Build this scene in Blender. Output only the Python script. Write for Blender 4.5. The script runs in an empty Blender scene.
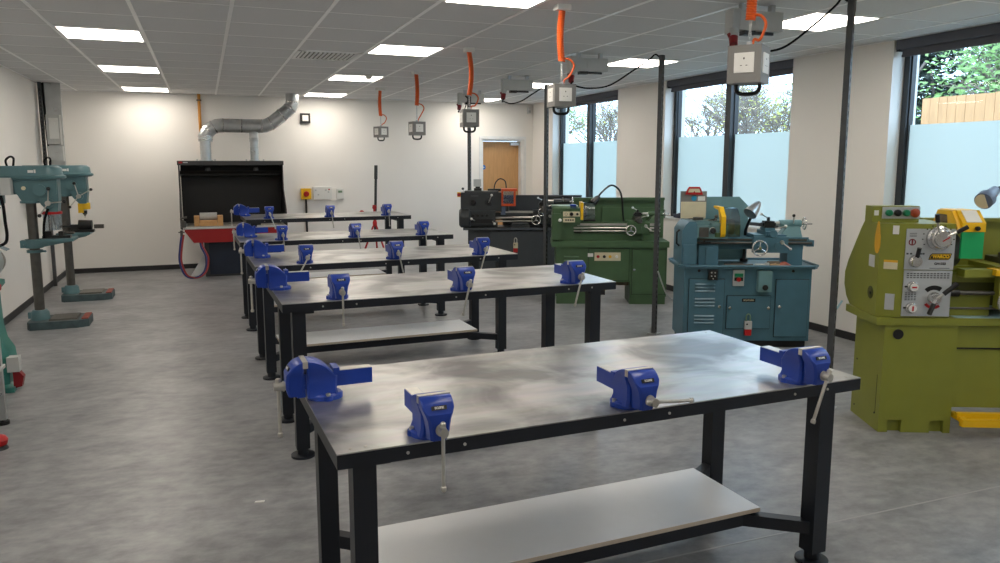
import bpy, bmesh, math, random
from mathutils import Vector, Matrix
R = math.radians
random.seed(7)
scn = bpy.context.scene
COL = scn.collection

# ------------------------------------------------------------------ materials
def lin(c):
    return tuple(((v/255)/12.92 if v/255 <= .04045 else ((v/255+.055)/1.055)**2.4) for v in c)

def mat(name, rgb, rough=.5, metal=0., var=.06, scale=12., bump=0., spec=.5, stretch=(1, 1, 1), rvar=0., coat=0.):
    """Principled material whose colour is gently broken up by object-space noise."""
    m = bpy.data.materials.new(name); m.use_nodes = True
    nt = m.node_tree; b = nt.nodes['Principled BSDF']
    c = lin(rgb)
    tc = nt.nodes.new('ShaderNodeTexCoord'); mp = nt.nodes.new('ShaderNodeMapping')
    mp.inputs['Scale'].default_value = stretch
    nz = nt.nodes.new('ShaderNodeTexNoise'); nz.inputs['Scale'].default_value = scale; nz.inputs['Detail'].default_value = 4
    nt.links.new(tc.outputs['Object'], mp.inputs['Vector']); nt.links.new(mp.outputs['Vector'], nz.inputs['Vector'])
    mx = nt.nodes.new('ShaderNodeMix'); mx.data_type = 'RGBA'
    mx.inputs['A'].default_value = (*[max(0, v*(1-var*2.2)) for v in c], 1)
    mx.inputs['B'].default_value = (*[min(1, v*(1+var*2.2)) for v in c], 1)
    nt.links.new(nz.outputs['Fac'], mx.inputs['Factor']); nt.links.new(mx.outputs['Result'], b.inputs['Base Color'])
    b.inputs['Roughness'].default_value = rough; b.inputs['Metallic'].default_value = metal
    b.inputs['Specular IOR Level'].default_value = spec
    if coat: b.inputs['Coat Weight'].default_value = coat; b.inputs['Coat Roughness'].default_value = .15
    if rvar:
        mr = nt.nodes.new('ShaderNodeMapRange'); mr.inputs['To Min'].default_value = rough-rvar; mr.inputs['To Max'].default_value = rough+rvar
        nt.links.new(nz.outputs['Fac'], mr.inputs['Value']); nt.links.new(mr.outputs['Result'], b.inputs['Roughness'])
    if bump:
        bp = nt.nodes.new('ShaderNodeBump'); bp.inputs['Strength'].default_value = bump; bp.inputs['Distance'].default_value = .01
        nt.links.new(nz.outputs['Fac'], bp.inputs['Height']); nt.links.new(bp.outputs['Normal'], b.inputs['Normal'])
    return m

def emit(name, rgb, strength):
    m = bpy.data.materials.new(name); m.use_nodes = True; nt = m.node_tree
    nt.nodes.remove(nt.nodes['Principled BSDF'])
    e = nt.nodes.new('ShaderNodeEmission'); e.inputs['Color'].default_value = (*lin(rgb), 1); e.inputs['Strength'].default_value = strength
    nt.links.new(e.outputs[0], nt.nodes['Material Output'].inputs[0]); return m

def clear(name, rgb=(255, 255, 255), gloss=.08, rough=.02):
    m = bpy.data.materials.new(name); m.use_nodes = True; nt = m.node_tree
    nt.nodes.remove(nt.nodes['Principled BSDF'])
    t = nt.nodes.new('ShaderNodeBsdfTransparent'); t.inputs[0].default_value = (*lin(rgb), 1)
    g = nt.nodes.new('ShaderNodeBsdfGlossy'); g.inputs['Roughness'].default_value = rough
    mx = nt.nodes.new('ShaderNodeMixShader'); mx.inputs[0].default_value = gloss
    nt.links.new(t.outputs[0], mx.inputs[1]); nt.links.new(g.outputs[0], mx.inputs[2])
    nt.links.new(mx.outputs[0], nt.nodes['Material Output'].inputs[0]); return m

def frosted(name, rgb):
    m = bpy.data.materials.new(name); m.use_nodes = True; nt = m.node_tree
    nt.nodes.remove(nt.nodes['Principled BSDF'])
    t = nt.nodes.new('ShaderNodeBsdfTranslucent'); t.inputs[0].default_value = (*lin(rgb), 1)
    d = nt.nodes.new('ShaderNodeBsdfDiffuse'); d.inputs[0].default_value = (.75, .78, .8, 1)
    mx = nt.nodes.new('ShaderNodeMixShader'); mx.inputs[0].default_value = .12
    nt.links.new(t.outputs[0], mx.inputs[1]); nt.links.new(d.outputs[0], mx.inputs[2])
    nt.links.new(mx.outputs[0], nt.nodes['Material Output'].inputs[0]); return m

def floor_mat():
    m = mat('vinyl_floor', (122, 118, 113), .34, 0, .0, 1)
    nt = m.node_tree; b = nt.nodes['Principled BSDF']
    tc = nt.nodes.new('ShaderNodeTexCoord')
    def noise(scale, sx, sy, det, rot=0):
        mp = nt.nodes.new('ShaderNodeMapping'); mp.inputs['Scale'].default_value = (sx, sy, 1); mp.inputs['Rotation'].default_value = (0, 0, rot)
        n = nt.nodes.new('ShaderNodeTexNoise'); n.inputs['Scale'].default_value = scale; n.inputs['Detail'].default_value = det; n.inputs['Roughness'].default_value = .62
        nt.links.new(tc.outputs['Object'], mp.inputs['Vector']); nt.links.new(mp.outputs['Vector'], n.inputs['Vector']); return n
    a = noise(2.2, 1, 1.25, 7); c = noise(10, .9, 1.4, 9, .3)
    ad = nt.nodes.new('ShaderNodeMath'); ad.operation = 'ADD'; nt.links.new(a.outputs['Fac'], ad.inputs[0]); nt.links.new(c.outputs['Fac'], ad.inputs[1])
    rp = nt.nodes.new('ShaderNodeValToRGB')
    e = rp.color_ramp.elements; e[0].position = .36; e[0].color = (*lin((108, 109, 111)), 1); e[1].position = .65; e[1].color = (*lin((162, 162, 163)), 1)
    hf = nt.nodes.new('ShaderNodeMath'); hf.operation = 'MULTIPLY'; hf.inputs[1].default_value = .5
    nt.links.new(ad.outputs[0], hf.inputs[0]); nt.links.new(hf.outputs[0], rp.inputs[0]); nt.links.new(rp.outputs[0], b.inputs['Base Color'])
    mr = nt.nodes.new('ShaderNodeMapRange'); mr.inputs['To Min'].default_value = .285; mr.inputs['To Max'].default_value = .42
    nt.links.new(c.outputs['Fac'], mr.inputs['Value']); nt.links.new(mr.outputs[0], b.inputs['Roughness'])
    return m

def steel_top_mat():
    """Rolled steel sheet: brushed along its length, with darker handling smudges and a few scratches."""
    m = mat('bench_steel', (150, 146, 139), .34, .85, 0, 1)
    nt = m.node_tree; b = nt.nodes['Principled BSDF']; tc = nt.nodes.new('ShaderNodeTexCoord')
    n1 = nt.nodes.new('ShaderNodeTexNoise'); n1.inputs['Scale'].default_value = 2.6; n1.inputs['Detail'].default_value = 5; n1.inputs['Distortion'].default_value = .7
    n2 = nt.nodes.new('ShaderNodeTexNoise'); n2.inputs['Scale'].default_value = 9; n2.inputs['Detail'].default_value = 6
    mp = nt.nodes.new('ShaderNodeMapping'); mp.inputs['Scale'].default_value = (.5, 2.0, 1)
    nt.links.new(tc.outputs['Object'], n1.inputs['Vector']); nt.links.new(tc.outputs['Object'], mp.inputs['Vector']); nt.links.new(mp.outputs[0], n2.inputs['Vector'])
    rp = nt.nodes.new('ShaderNodeValToRGB'); e = rp.color_ramp.elements
    e[0].position = .36; e[0].color = (*lin((128, 125, 121)), 1); e[1].position = .54; e[1].color = (*lin((188, 185, 178)), 1)
    nt.links.new(n1.outputs['Fac'], rp.inputs[0])
    mx = nt.nodes.new('ShaderNodeMix'); mx.data_type = 'RGBA'; mx.blend_type = 'OVERLAY'; mx.inputs['Factor'].default_value = .35
    nt.links.new(rp.outputs[0], mx.inputs['A']); nt.links.new(n2.outputs['Color'], mx.inputs['B'])
    hs = nt.nodes.new('ShaderNodeHueSaturation'); hs.inputs['Saturation'].default_value = .35
    nt.links.new(mx.outputs['Result'], hs.inputs['Color']); nt.links.new(hs.outputs[0], b.inputs['Base Color'])
    mr = nt.nodes.new('ShaderNodeMapRange'); mr.inputs['To Min'].default_value = .38; mr.inputs['To Max'].default_value = .285
    nt.links.new(n1.outputs['Fac'], mr.inputs['Value']); nt.links.new(mr.outputs[0], b.inputs['Roughness'])
    return m

def fence_mat():
    m = mat('fence_timber', (178, 138, 98), .8, 0, .14, 3, .2, stretch=(1, 6, 1)); return m

M = dict(
 wall=mat('painted_plaster', (238, 235, 230), .65, 0, .012, 2),
 ceil=mat('ceiling_tile', (214, 214, 215), .8, 0, .02, 60, .15),
 tbar=mat('ceiling_bar', (250, 250, 250), .3, 0, .02),
 floor=floor_mat(), seam=mat('floor_weld', (165, 163, 165), .4),
 skirt=mat('dark_skirting', (38, 38, 40), .5),
 frame=mat('window_frame', (44, 49, 54), .4), blind=mat('blind_fabric', (84, 86, 96), .6, 0, .05, 30),
 glass=clear('window_glass', (250, 253, 255), .01), film=frosted('frost_film', (210, 216, 213)),
 sill=mat('sill_white', (226, 228, 228), .4),
 panel=emit('light_panel', (255, 245, 231), 12.5), lframe=mat('light_frame', (240, 240, 240), .4),
 steel=steel_top_mat(), navy=mat('navy_black_paint', (14, 20, 30), .42, 0, .08, 8),
 shelf=mat('shelf_white', (242, 243, 244), .32, 0, .03, 5), shelfedge=mat('shelf_core', (190, 176, 160), .6),
 blue=mat('vice_blue', (20, 58, 154), .36, 0, .06, 14, .05), bare=mat('bare_steel', (196, 193, 186), .34, .8, .08, 30),
 chrome=mat('chrome', (205, 205, 203), .22, .9, .03), dsteel=mat('dark_steel', (92, 90, 86), .42, .7, .15, 18),
 black=mat('black_plastic', (20, 20, 22), .4, 0, .05), rubber=mat('black_rubber', (16, 16, 18), .8, spec=.2),
 orange=mat('orange_hose', (212, 92, 34), .45), red=mat('red_plastic', (176, 22, 26), .4), dred=mat('dark_red_plug', (128, 20, 28), .4),
 galv=mat('galvanised', (192, 195, 196), .30, .85, .10, 9, rvar=.08), sock=mat('socket_grey', (124, 123, 121), .5, 0, .03),
 white=mat('white_plastic', (226, 226, 222), .4, 0, .02), grey=mat('grey_box', (186, 188, 186), .5, 0, .04),
 strut=mat('slotted_strut', (86, 88, 90), .45, .6, .1, 20), strutdark=mat('strut_slot', (10, 10, 12), .7),
 yellow=mat('yellow_paint', (236, 186, 16), .42), ambers=mat('gas_pipe_orange', (206, 138, 44), .5),
 teal=mat('drill_teal', (84, 118, 124), .4, 0, .07, 10), tealg=mat('grinder_teal', (52, 122, 112), .42, 0, .07, 10),
 lteal=mat('lathe_teal', (74, 112, 128), .4, 0, .06, 9), lteal2=mat('lathe_teal_pale', (104, 140, 144), .45, 0, .06, 9),
 green=mat('lathe_green', (70, 98, 66), .42, 0, .07, 9), green2=mat('lathe_green_light', (116, 142, 112), .45, 0, .06, 9),
 lime=mat('lathe_lime', (130, 134, 50), .40, 0, .05, 7), lime_shaded=mat('lathe_lime_shaded', (70, 74, 28), .5, 0, .06, 7),  # second lime is a darkened copy with shade put into its colour
 char=mat('lathe_charcoal', (50, 54, 56), .42, 0, .08, 10), char2=mat('lathe_grey', (66, 71, 76), .5, 0, .06, 8),
 silver=mat('silver_panel', (186, 190, 192), .38, .25, .03, 20), bgreen=mat('bright_green_guard', (18, 160, 92), .4, 0, .03),
 clearp=clear('guard_polycarbonate', (222, 232, 238), .2, .1), orangeg=mat('orange_guard', (214, 82, 36), .45),
 hood=mat('hearth_black', (7, 7, 8), .5, 0, .1, 6), hoodgrey=mat('hearth_grey', (66, 66, 66), .45), hred=mat('hearth_red', (150, 22, 24), .42, 0, .05, 6),
 hnavy=mat('hearth_navy', (22, 34, 52), .45, 0, .06, 6), brick=mat('fire_brick', (198, 152, 100), .85, 0, .1, 20, .2),
 ash=mat('hearth_bed', (138, 134, 126), .9, 0, .2, 30, .3), ceram=mat('ceramic_roll', (172, 172, 170), .7, 0, .08, 30),
 oak=mat('oak_door', (196, 150, 98), .5, 0, .09, 7, .03, stretch=(6, 6, .7)), blueh=mat('blue_hose', (44, 58, 120), .45), redh=mat('red_hose', (168, 60, 58), .45),
 dgreen=mat('green_button', (20, 120, 82), .35), rbrown=mat('stop_button', (150, 62, 34), .35), bsign=mat('blue_sign', (30, 110, 190), .4),
 cream=mat('cream_label', (214, 204, 172), .5), lampb=mat('lamp_blue_grey', (96, 108, 130), .4), tealsign=mat('sign_blue', (40, 140, 176), .4),
 ylabel=mat('amber_sticker', (222, 168, 34), .45), cyan=mat('pale_blue_tray', (142, 172, 178), .5),
 fence=fence_mat(), grass=mat('paving', (128, 126, 118), .9, 0, .2, 6, .3), bark=mat('bark', (92, 82, 72), .9, 0, .2, 9, .3), twig=mat('twig', (122, 112, 104), .9, 0, .15, 9),
 leafd=mat('leaf_dark', (18, 34, 24), .6, 0, .25, 2), leafl=mat('leaf_light', (104, 138, 74), .6, 0, .2, 2), leafy=mat('leaf_yellow', (150, 150, 70), .6, 0, .2, 2),
 tealw=mat('worn_teal', (66, 84, 88), .55, 0, .25, 14, .1), toe=mat('worn_red', (140, 62, 48), .6, 0, .2, 14), sboard=mat('sign_grey', (128, 128, 124), .5),
 cloth=mat('dark_cloth', (34, 40, 58), .85, 0, .1, 20, .2), tile=mat('roof', (90, 90, 92), .8),
 wood=mat('wood_block', (176, 140, 96), .7, 0, .1, 12), lug=mat('swarf_brown', (110, 96, 78), .8, 0, .25, 25, .3),
)

# ------------------------------------------------------------------ mesh builder
class MB:
    def __init__(s, T=None): s.bm = bmesh.new(); s.T = T or Matrix()
    def _fin(s, verts, mi, bev=0, seg=2):
        vs = set(verts)
        if bev > 0:
            ed = [e for e in s.bm.edges if e.verts[0] in vs and e.verts[1] in vs and len(e.link_faces) == 2 and e.calc_face_angle(0) > .5]
            r = bmesh.ops.bevel(s.bm, geom=ed, offset=bev, segments=seg, affect='EDGES', profile=.5)
            fs = {f for v in r['verts'] for f in v.link_faces} | {f for v in vs if v.is_valid for f in v.link_faces}
        else: fs = {f for v in vs for f in v.link_faces}
        for f in fs: f.material_index = mi
        return s
    def V(s, pts): return [s.bm.verts.new(s.T @ Vector(p)) for p in pts]
    def box(s, lo, hi, mi=0, bev=0, rot=None, seg=2):
        c = (Vector(lo)+Vector(hi))/2
        p = [Vector((x, y, z)) for z in (lo[2], hi[2]) for x, y in ((lo[0], lo[1]), (hi[0], lo[1]), (hi[0], hi[1]), (lo[0], hi[1]))]
        if rot: p = [c+rot@(q-c) for q in p]
        v = s.V(p)
        for f in ((3, 2, 1, 0), (4, 5, 6, 7), (0, 1, 5, 4), (1, 2, 6, 5), (2, 3, 7, 6), (3, 0, 4, 7)): s.bm.faces.new([v[i] for i in f])
        return s._fin(v, mi, bev, seg)
    def loft(s, rings, mi=0, bev=0, caps=True, closed=False, seg=2):
        vv = [s.V(r) for r in rings]; n = len(rings[0])
        pairs = list(zip(vv, vv[1:]))+([(vv[-1], vv[0])] if closed else [])
        for a, b in pairs:
            for i in range(n):
                j = (i+1) % n
                try: s.bm.faces.new((a[i], a[j], b[j], b[i]))
                except ValueError: pass
        if caps and not closed: s.bm.faces.new(vv[0][::-1]); s.bm.faces.new(vv[-1])
        return s._fin([v for r in vv for v in r], mi, bev, seg)
    def prism(s, poly, ax, lo, hi, mi=0, bev=0, seg=2):
        """poly of 2-D points; ax 'x' -> (y,z), 'y' -> (x,z), 'z' -> (x,y)."""
        f = {'x': lambda a, b, t: (t, a, b), 'y': lambda a, b, t: (a, t, b), 'z': lambda a, b, t: (a, b, t)}[ax]
        return s.loft([[f(a, b, lo) for a, b in poly], [f(a, b, hi) for a, b in poly]], mi, bev, seg=seg)
    def cyl(s, p, q, r, r2=None, n=18, mi=0, bev=0):
        return s.rings([(0, r), (1, r if r2 is None else r2)], p, q, n, mi, bev)
    def rings(s, prof, p, q, n=20, mi=0, bev=0):
        """surface of revolution: prof of (t along p->q in 0..1, radius)."""
        p, q = Vector(p), Vector(q); d = (q-p); z = d.normalized()
        a = z.cross(Vector((0, 0, 1)) if abs(z.z) < .9 else Vector((1, 0, 0))).normalized(); b = z.cross(a)
        rr = [[p+d*t+(a*math.cos(2*math.pi*k/n)+b*math.sin(2*math.pi*k/n))*max(r, 1e-4) for k in range(n)] for t, r in prof]
        return s.loft(rr, mi, bev)
    def tube(s, pts, r, n=8, mi=0, smooth=0, closed=False):
        pts = [Vector(p) for p in pts]
        if smooth:
            out = []
            N = len(pts)
            for i in range(N if closed else N-1):
                g = (lambda k: pts[k % N]) if closed else (lambda k: pts[min(max(k, 0), N-1)])
                p0, p1, p2, p3 = g(i-1), g(i), g(i+1), g(i+2)
                for k in range(smooth):
                    t = k/smooth
                    out.append(.5*((2*p1)+(p2-p0)*t+(2*p0-5*p1+4*p2-p3)*t*t+(3*p1-p0-3*p2+p3)*t**3))
            if not closed: out.append(pts[-1])
            pts = out
        N = len(pts); rr = []; up = None
        for i, p in enumerate(pts):
            if closed: d = pts[(i+1) % N]-pts[i-1]
            else: d = pts[min(i+1, N-1)]-pts[max(i-1, 0)]
            d.normalize()
            if up is None: up = d.cross(Vector((0, 0, 1)) if abs(d.z) < .9 else Vector((1, 0, 0))).normalized()
            up = (up-d*up.dot(d)).normalized(); b = d.cross(up)
            ri = r[i] if isinstance(r, (list, tuple)) and len(r) == N else (r if not isinstance(r, (list, tuple)) else r[0]+(r[1]-r[0])*i/(N-1))
            rr.append([p+(up*math.cos(2*math.pi*k/n)+b*math.sin(2*math.pi*k/n))*ri for k in range(n)])
        return s.loft(rr, mi, 0, closed=closed)
    def ball(s, c, r, mi=0, n=14, sc=(1, 1, 1)):
        m = n//2; c = Vector(c)
        rr = [[c+Vector((math.cos(2*math.pi*k/n)*math.sin(math.pi*j/m)*r*sc[0], math.sin(2*math.pi*k/n)*math.sin(math.pi*j/m)*r*sc[1], -math.cos(math.pi*j/m)*r*sc[2])) for k in range(n)] for j in range(1, m)]
        return s.loft(rr, mi)
    def wheel(s, c, ax, Rr, r, spokes=3, mi=0, hub=None, off=0.):
        """handwheel: rim, hub and spokes around axis ax."""
        c = Vector(c); z = Vector(ax).normalized()
        a = z.cross(Vector((0, 0, 1)) if abs(z.z) < .9 else Vector((1, 0, 0))).normalized(); b = z.cross(a)
        s.tube([c+(a*math.cos(t*math.pi/10)+b*math.sin(t*math.pi/10))*Rr for t in range(20)], r, 8, mi, closed=True)
        h = hub or Rr*.22
        s.cyl(c-z*r*1.6, c+z*r*1.6, h, n=12, mi=mi)
        for k in range(spokes):
            t = off+2*math.pi*k/spokes; d = a*math.cos(t)+b*math.sin(t)
            s.tube([c+d*h*.7, c+d*Rr], r*.75, 6, mi)
        return s
    def build(s, name, mats, parent=None, loc=(0, 0, 0), rot=None, ang=35):
        bmesh.ops.recalc_face_normals(s.bm, faces=s.bm.faces[:])
        me = bpy.data.meshes.new(name); s.bm.to_mesh(me); s.bm.free()
        for m in (mats if isinstance(mats, (list, tuple)) else [mats]): me.materials.append(m)
        me.polygons.foreach_set('use_smooth', [True]*len(me.polygons)); me.set_sharp_from_angle(angle=R(ang))
        o = bpy.data.objects.new(name, me); COL.objects.link(o); o.location = loc
        if rot: o.rotation_euler = rot
        if parent: o.parent = parent
        return o

def tag(o, label=None, cat=None, group=None, kind=None):
    for k, v in (('label', label), ('category', cat), ('group', group), ('kind', kind)):
        if v: o[k] = v
    return o
def thing(name, label, cat, loc=(0, 0, 0), rz=0, group=None):
    o = bpy.data.objects.new(name, None); COL.objects.link(o); o.empty_display_size = .1
    o.location = loc; o.rotation_euler = (0, 0, R(rz)); return tag(o, label, cat, group)
def kids(o): return [c for c in bpy.data.objects if c.parent == o]
def copy_tree(o, parent=None):
    c = o.copy(); COL.objects.link(c); c.parent = parent
    for ch in kids(o): copy_tree(ch, c)
    return c
def struct(o): o['kind'] = 'structure'; return o
def text(s, size, m, parent, loc, rot, name='lettering', ext=.0006, bold=0, shear=0):
    cu = bpy.data.curves.new('t', 'FONT'); cu.body = s; cu.size = size; cu.extrude = ext; cu.align_x = 'CENTER'; cu.align_y = 'CENTER'; cu.offset = bold; cu.shear = shear
    t = bpy.data.objects.new('t', cu); COL.objects.link(t); bpy.context.view_layer.update()
    me = bpy.data.meshes.new_from_object(t.evaluated_get(bpy.context.evaluated_depsgraph_get())); bpy.data.objects.remove(t)
    me.materials.clear(); me.materials.append(m)
    o = bpy.data.objects.new(name, me); COL.objects.link(o); o.parent = parent; o.location = loc; o.rotation_euler = rot; return o
FRONT = (R(90), 0, 0)     # text reading from -y
# ------------------------------------------------------------------ room shell
XL, XR, YB, YF, ZC = -1.93, 5.42, 12.47, -3.6, 2.61
struct(MB().box((XL-.3, YF-.3, -.15), (XR+.3, YB+.3, 0)).build('floor', M['floor']))
struct(MB().box((XL, 2.473, 0), (XR, 2.482, .0012)).build('trim_1', M['seam']))       # welded joint in the vinyl
struct(MB().box((XL-.3, YF-.3, ZC), (XR+.3, YB+.3, ZC+.3)).build('ceiling', [M['ceil']]))
g = MB(); gx0, gp, gy0 = -1.005, .6125, 6.64
for k in range(-1, 11):
    x = gx0+gp*k
    if XL < x < XR: g.box((x-.014, YF, ZC-.004), (x+.012, YB, ZC+.001))
for k in range(-17, 10):
    y = gy0+gp*k
    if YF < y < YB: g.box((XL, y-.005, ZC-.002), (XR, y+.005, ZC+.001))
g.box((XL, YB-.02, ZC-.004), (XR, YB, ZC+.001)); g.box((XL, YF, ZC-.004), (XL+.02, YB, ZC+.001)); g.box((XR-.02, YF, ZC-.004), (XR, YB, ZC+.001))
struct(g.build('trim_2', M['tbar']))
struct(MB().box((XL-.3, YF-.3, 0), (XL, YB+.3, ZC)).build('wall_left', M['wall']))
DX0, DX1, DZ = 4.47, 5.24, 2.0
w = MB(); w.box((XL, YB, 0), (DX0, YB+.3, ZC)); w.box((DX0, YB, DZ), (DX1, YB+.3, ZC)); w.box((DX1, YB, 0), (XR, YB+.3, ZC))
struct(w.build('wall_back', M['wall']))
struct(MB().box((XL, YF-.3, 0), (XR, YF, ZC)).build('wall_front', M['wall']))
WIN = [(9.507, 11.643), (6.104, 8.324), (2.72, 4.93), (-.70, 1.52)]
SZ = .9
w = MB(); ys = [YB]
edges = [YB+.3]+[v for a, b in WIN for v in (b, a)]+[YF-.3]
for i in range(0, len(edges), 2): w.box((XR, edges[i+1], 0), (XR+.3, edges[i], ZC))
for a, b in WIN: w.box((XR, a, 0), (XR+.3, b, SZ))
struct(w.build('wall_right', M['wall']))
for n, (lo, hi) in enumerate([((XL, YB-.012, 0), (DX0-.06, YB, .07)), ((XL, YF, 0), (XL+.012, YB-.012, .07)), ((XR-.012, YF, 0), (XR, YB, .07)), ((DX1+.06, YB-.012, 0), (XR-.012, YB, .07))]):
    struct(MB().box(lo, hi, bev=.003).build(('baseboard_back', 'baseboard_left', 'baseboard_right', 'baseboard_back')[n], M['skirt']))
# windows
for n, (a, b) in enumerate(WIN):
    x0, x1 = XR+.13, XR+.21; mid = (a+b)/2
    root = MB(); f = .055
    for lo, hi in (((x0, a, SZ), (x1, a+f, ZC)), ((x0, b-f, SZ), (x1, b, ZC)), ((x0, a+f, SZ), (x1, b-f, SZ+f)), ((x0, a+f, ZC-f), (x1, b-f, ZC)), ((x0-.03, mid-.045, SZ+f), (x1, mid+.045, ZC-f))):
        root.box(lo, hi, bev=.004)
    o = struct(root.build('window_%d' % (n+1), M['frame']))
    for lo, hi in ((a+f, mid-.045), (mid+.045, b-f)):
        MB().box((x0+.04, lo, 1.915), (x0+.046, hi, ZC-f)).build('clear_pane', M['glass'], o)
        tag(MB().box((x0+.04, lo, SZ+f), (x0+.046, hi, 1.915)).build('frosted_pane', M['film'], o), 'frosted lower pane')
        gb = MB()
        for yy in (lo, hi-.012): gb.box((x0+.02, yy, SZ+f), (x0+.04, yy+.012, ZC-f))
        gb.build('glazing_bead', M['frame'], o)
    MB().box((XR-.02, a+.002, SZ), (x0, b-.002, SZ+.022), bev=.004).build('window_sill', M['sill'], o)
BL = ['grey roller blind rolled up over the far window beside the door end', 'grey roller blind rolled up over the middle window behind the teal lathe',
      'grey roller blind rolled up over the near window behind the lime lathe', 'grey roller blind rolled up over the window nearest the entrance']
for n, (a, b) in enumerate(WIN):
    t = thing('roller_blind', BL[n], 'blind', (XR+.05, (a+b)/2, ZC-.004)); L = (b-a)/2-.012
    c = MB(); c.box((-.038, -L, -.012), (.045, L, 0), bev=.003); c.box((-.04, -L, -.075), (-.034, L, -.008), bev=.002); c.build('cassette', M['blind'], t)
    MB().cyl((.005, -L+.02, -.048), (.005, L-.02, -.048), .032, n=16).build('fabric_roll', M['blind'], t)
    MB().box((.012, -L+.02, -.12), (.016, L-.02, -.05)).build('fabric', M['blind'], t)
    MB().box((.006, -L+.02, -.135), (.022, L-.02, -.115), bev=.004).build('bottom_bar', M['blind'], t)
    c = MB()
    for sx in (-L, L-.014): c.box((-.036, sx, -.09), (.042, sx+.014, -.001), bev=.003)
    c.build('end_bracket', M['black'], t)
# door in the back wall
d = struct(MB().box((DX0+.035, YB+.14, 0), (DX1-.035, YB+.185, DZ-.035), bev=.002).build('door_1', M['oak']))
fr = MB()
for lo, hi in (((DX0, YB+.02, 0), (DX0+.03, YB+.2, DZ)), ((DX1-.03, YB+.02, 0), (DX1, YB+.2, DZ)), ((DX0+.03, YB+.02, DZ-.03), (DX1-.03, YB+.2, DZ)),
               ((DX0-.05, YB-.014, 0), (DX0+.002, YB+.002, DZ+.05)), ((DX1-.002, YB-.014, 0), (DX1+.05, YB+.002, DZ+.05)), ((DX0+.002, YB-.014, DZ-.002), (DX1-.002, YB+.002, DZ+.05))):
    fr.box(lo, hi)
fr.build('door_frame', M['sill'], d)
h = MB(); h.cyl((DX1-.1, YB+.14, 1.0), (DX1-.1, YB+.09, 1.0), .01); h.tube([(DX1-.1, YB+.09, 1.0), (DX1-.21, YB+.09, 1.0)], .009); h.cyl((DX1-.1, YB+.141, 1.0), (DX1-.1, YB+.134, 1.0), .026)
h.build('door_handle', M['chrome'], d)
MB().box((DX1-.2, YB+.09, DZ-.1), (DX1-.04, YB+.14, DZ-.05), bev=.006).build('door_closer', M['galv'], d)
s = thing('door_sign', 'round blue sign on the wooden door near its left edge', 'sign', (DX0+.075, YB+.1385, 1.52))
MB().cyl((0, 0, 0), (0, -.003, 0), .042, n=24).build('sign_disc', M['bsign'], s); MB().box((-.02, -.0045, -.006), (.02, -.003, .006)).build('sign_mark', M['white'], s)

# ------------------------------------------------------------------ ceiling fittings
LROW = {-1: '', }
def light(kx, ky, label):
    t = thing('ceiling_light', label, 'ceiling light', (gx0+gp*(kx+.5), gy0+gp*(ky+.5), ZC), 0, 'square ceiling light panels')
    q = gp/2-.012; f = MB()
    for lo, hi in (((-q, -q, -.008), (q, -q+.014, 0)), ((-q, q-.014, -.008), (q, q, 0)), ((-q, -q+.014, -.008), (-q+.014, q-.014, 0)), ((q-.014, -q+.014, -.008), (q, q-.014, 0))): f.box(lo, hi)
    f.build('light_frame', M['lframe'], t); MB().box((-q+.014, -q+.014, -.006), (q-.014, q-.014, -.001)).build('diffuser', M['panel'], t)
ROWS = {8: 'nearest the back wall', 4: 'second from the back wall', 0: 'third from the back wall', -4: 'fourth from the back wall', -8: 'fifth from the back wall', -12: 'nearest the front wall'}
COLS = {0: 'square lit ceiling panel in the left column,', 4: 'square lit ceiling panel in the middle column,', 8: 'square lit ceiling panel in the right column,'}
for kx in COLS:
    for ky in ROWS: light(kx, ky, COLS[kx]+' '+ROWS[ky])
v = thing('ceiling_vent', 'white slatted air vent set in the ceiling left of the middle lights', 'vent', (gx0+gp*3.5, gy0+gp*1.5, ZC)); q = gp/2-.014
f = MB()
for lo, hi in (((-q, -q, -.01), (q, -q+.03, 0)), ((-q, q-.03, -.01), (q, q, 0)), ((-q, -q, -.01), (-q+.03, q, 0)), ((q-.03, -q, -.01), (q, q, 0))): f.box(lo, hi)
f.build('vent_frame', M['lframe'], v); MB().box((-q+.03, -q+.03, -.0015), (q-.03, q-.03, -.0005)).build('backing', M['black'], v)
for k in range(13):
    x = -q+.05+k*(2*q-.1)/12; MB().box((x-.009, -q+.03, -.012), (x+.009, q-.03, -.009), rot=Matrix.Rotation(R(40), 3, 'Y')).build('slat', M['lframe'], v)
s = thing('smoke_detector', 'small white round smoke detector on the ceiling beside a middle light', 'detector', (1.84, 9.02, ZC))
MB().rings([(0, .05), (.25, .052), (.3, .042), (.8, .036), (1, .02)], (0, 0, 0), (0, 0, -.05)).build('detector_body', M['white'], s); MB().rings([(0, .056), (1, .05)], (0, 0, 0), (0, 0, -.012)).build('detector_base', M['white'], s)
s = thing('motion_sensor', 'small white motion sensor high in the far right corner', 'sensor', (5.34, YB, 2.5))
MB().box((-.03, -.045, -.055), (.03, 0, .055), bev=.012).build('sensor_body', M['white'], s); MB().box((-.02, -.048, -.04), (.02, -.044, .0), bev=.004).build('sensor_lens', M['grey'], s)

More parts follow.
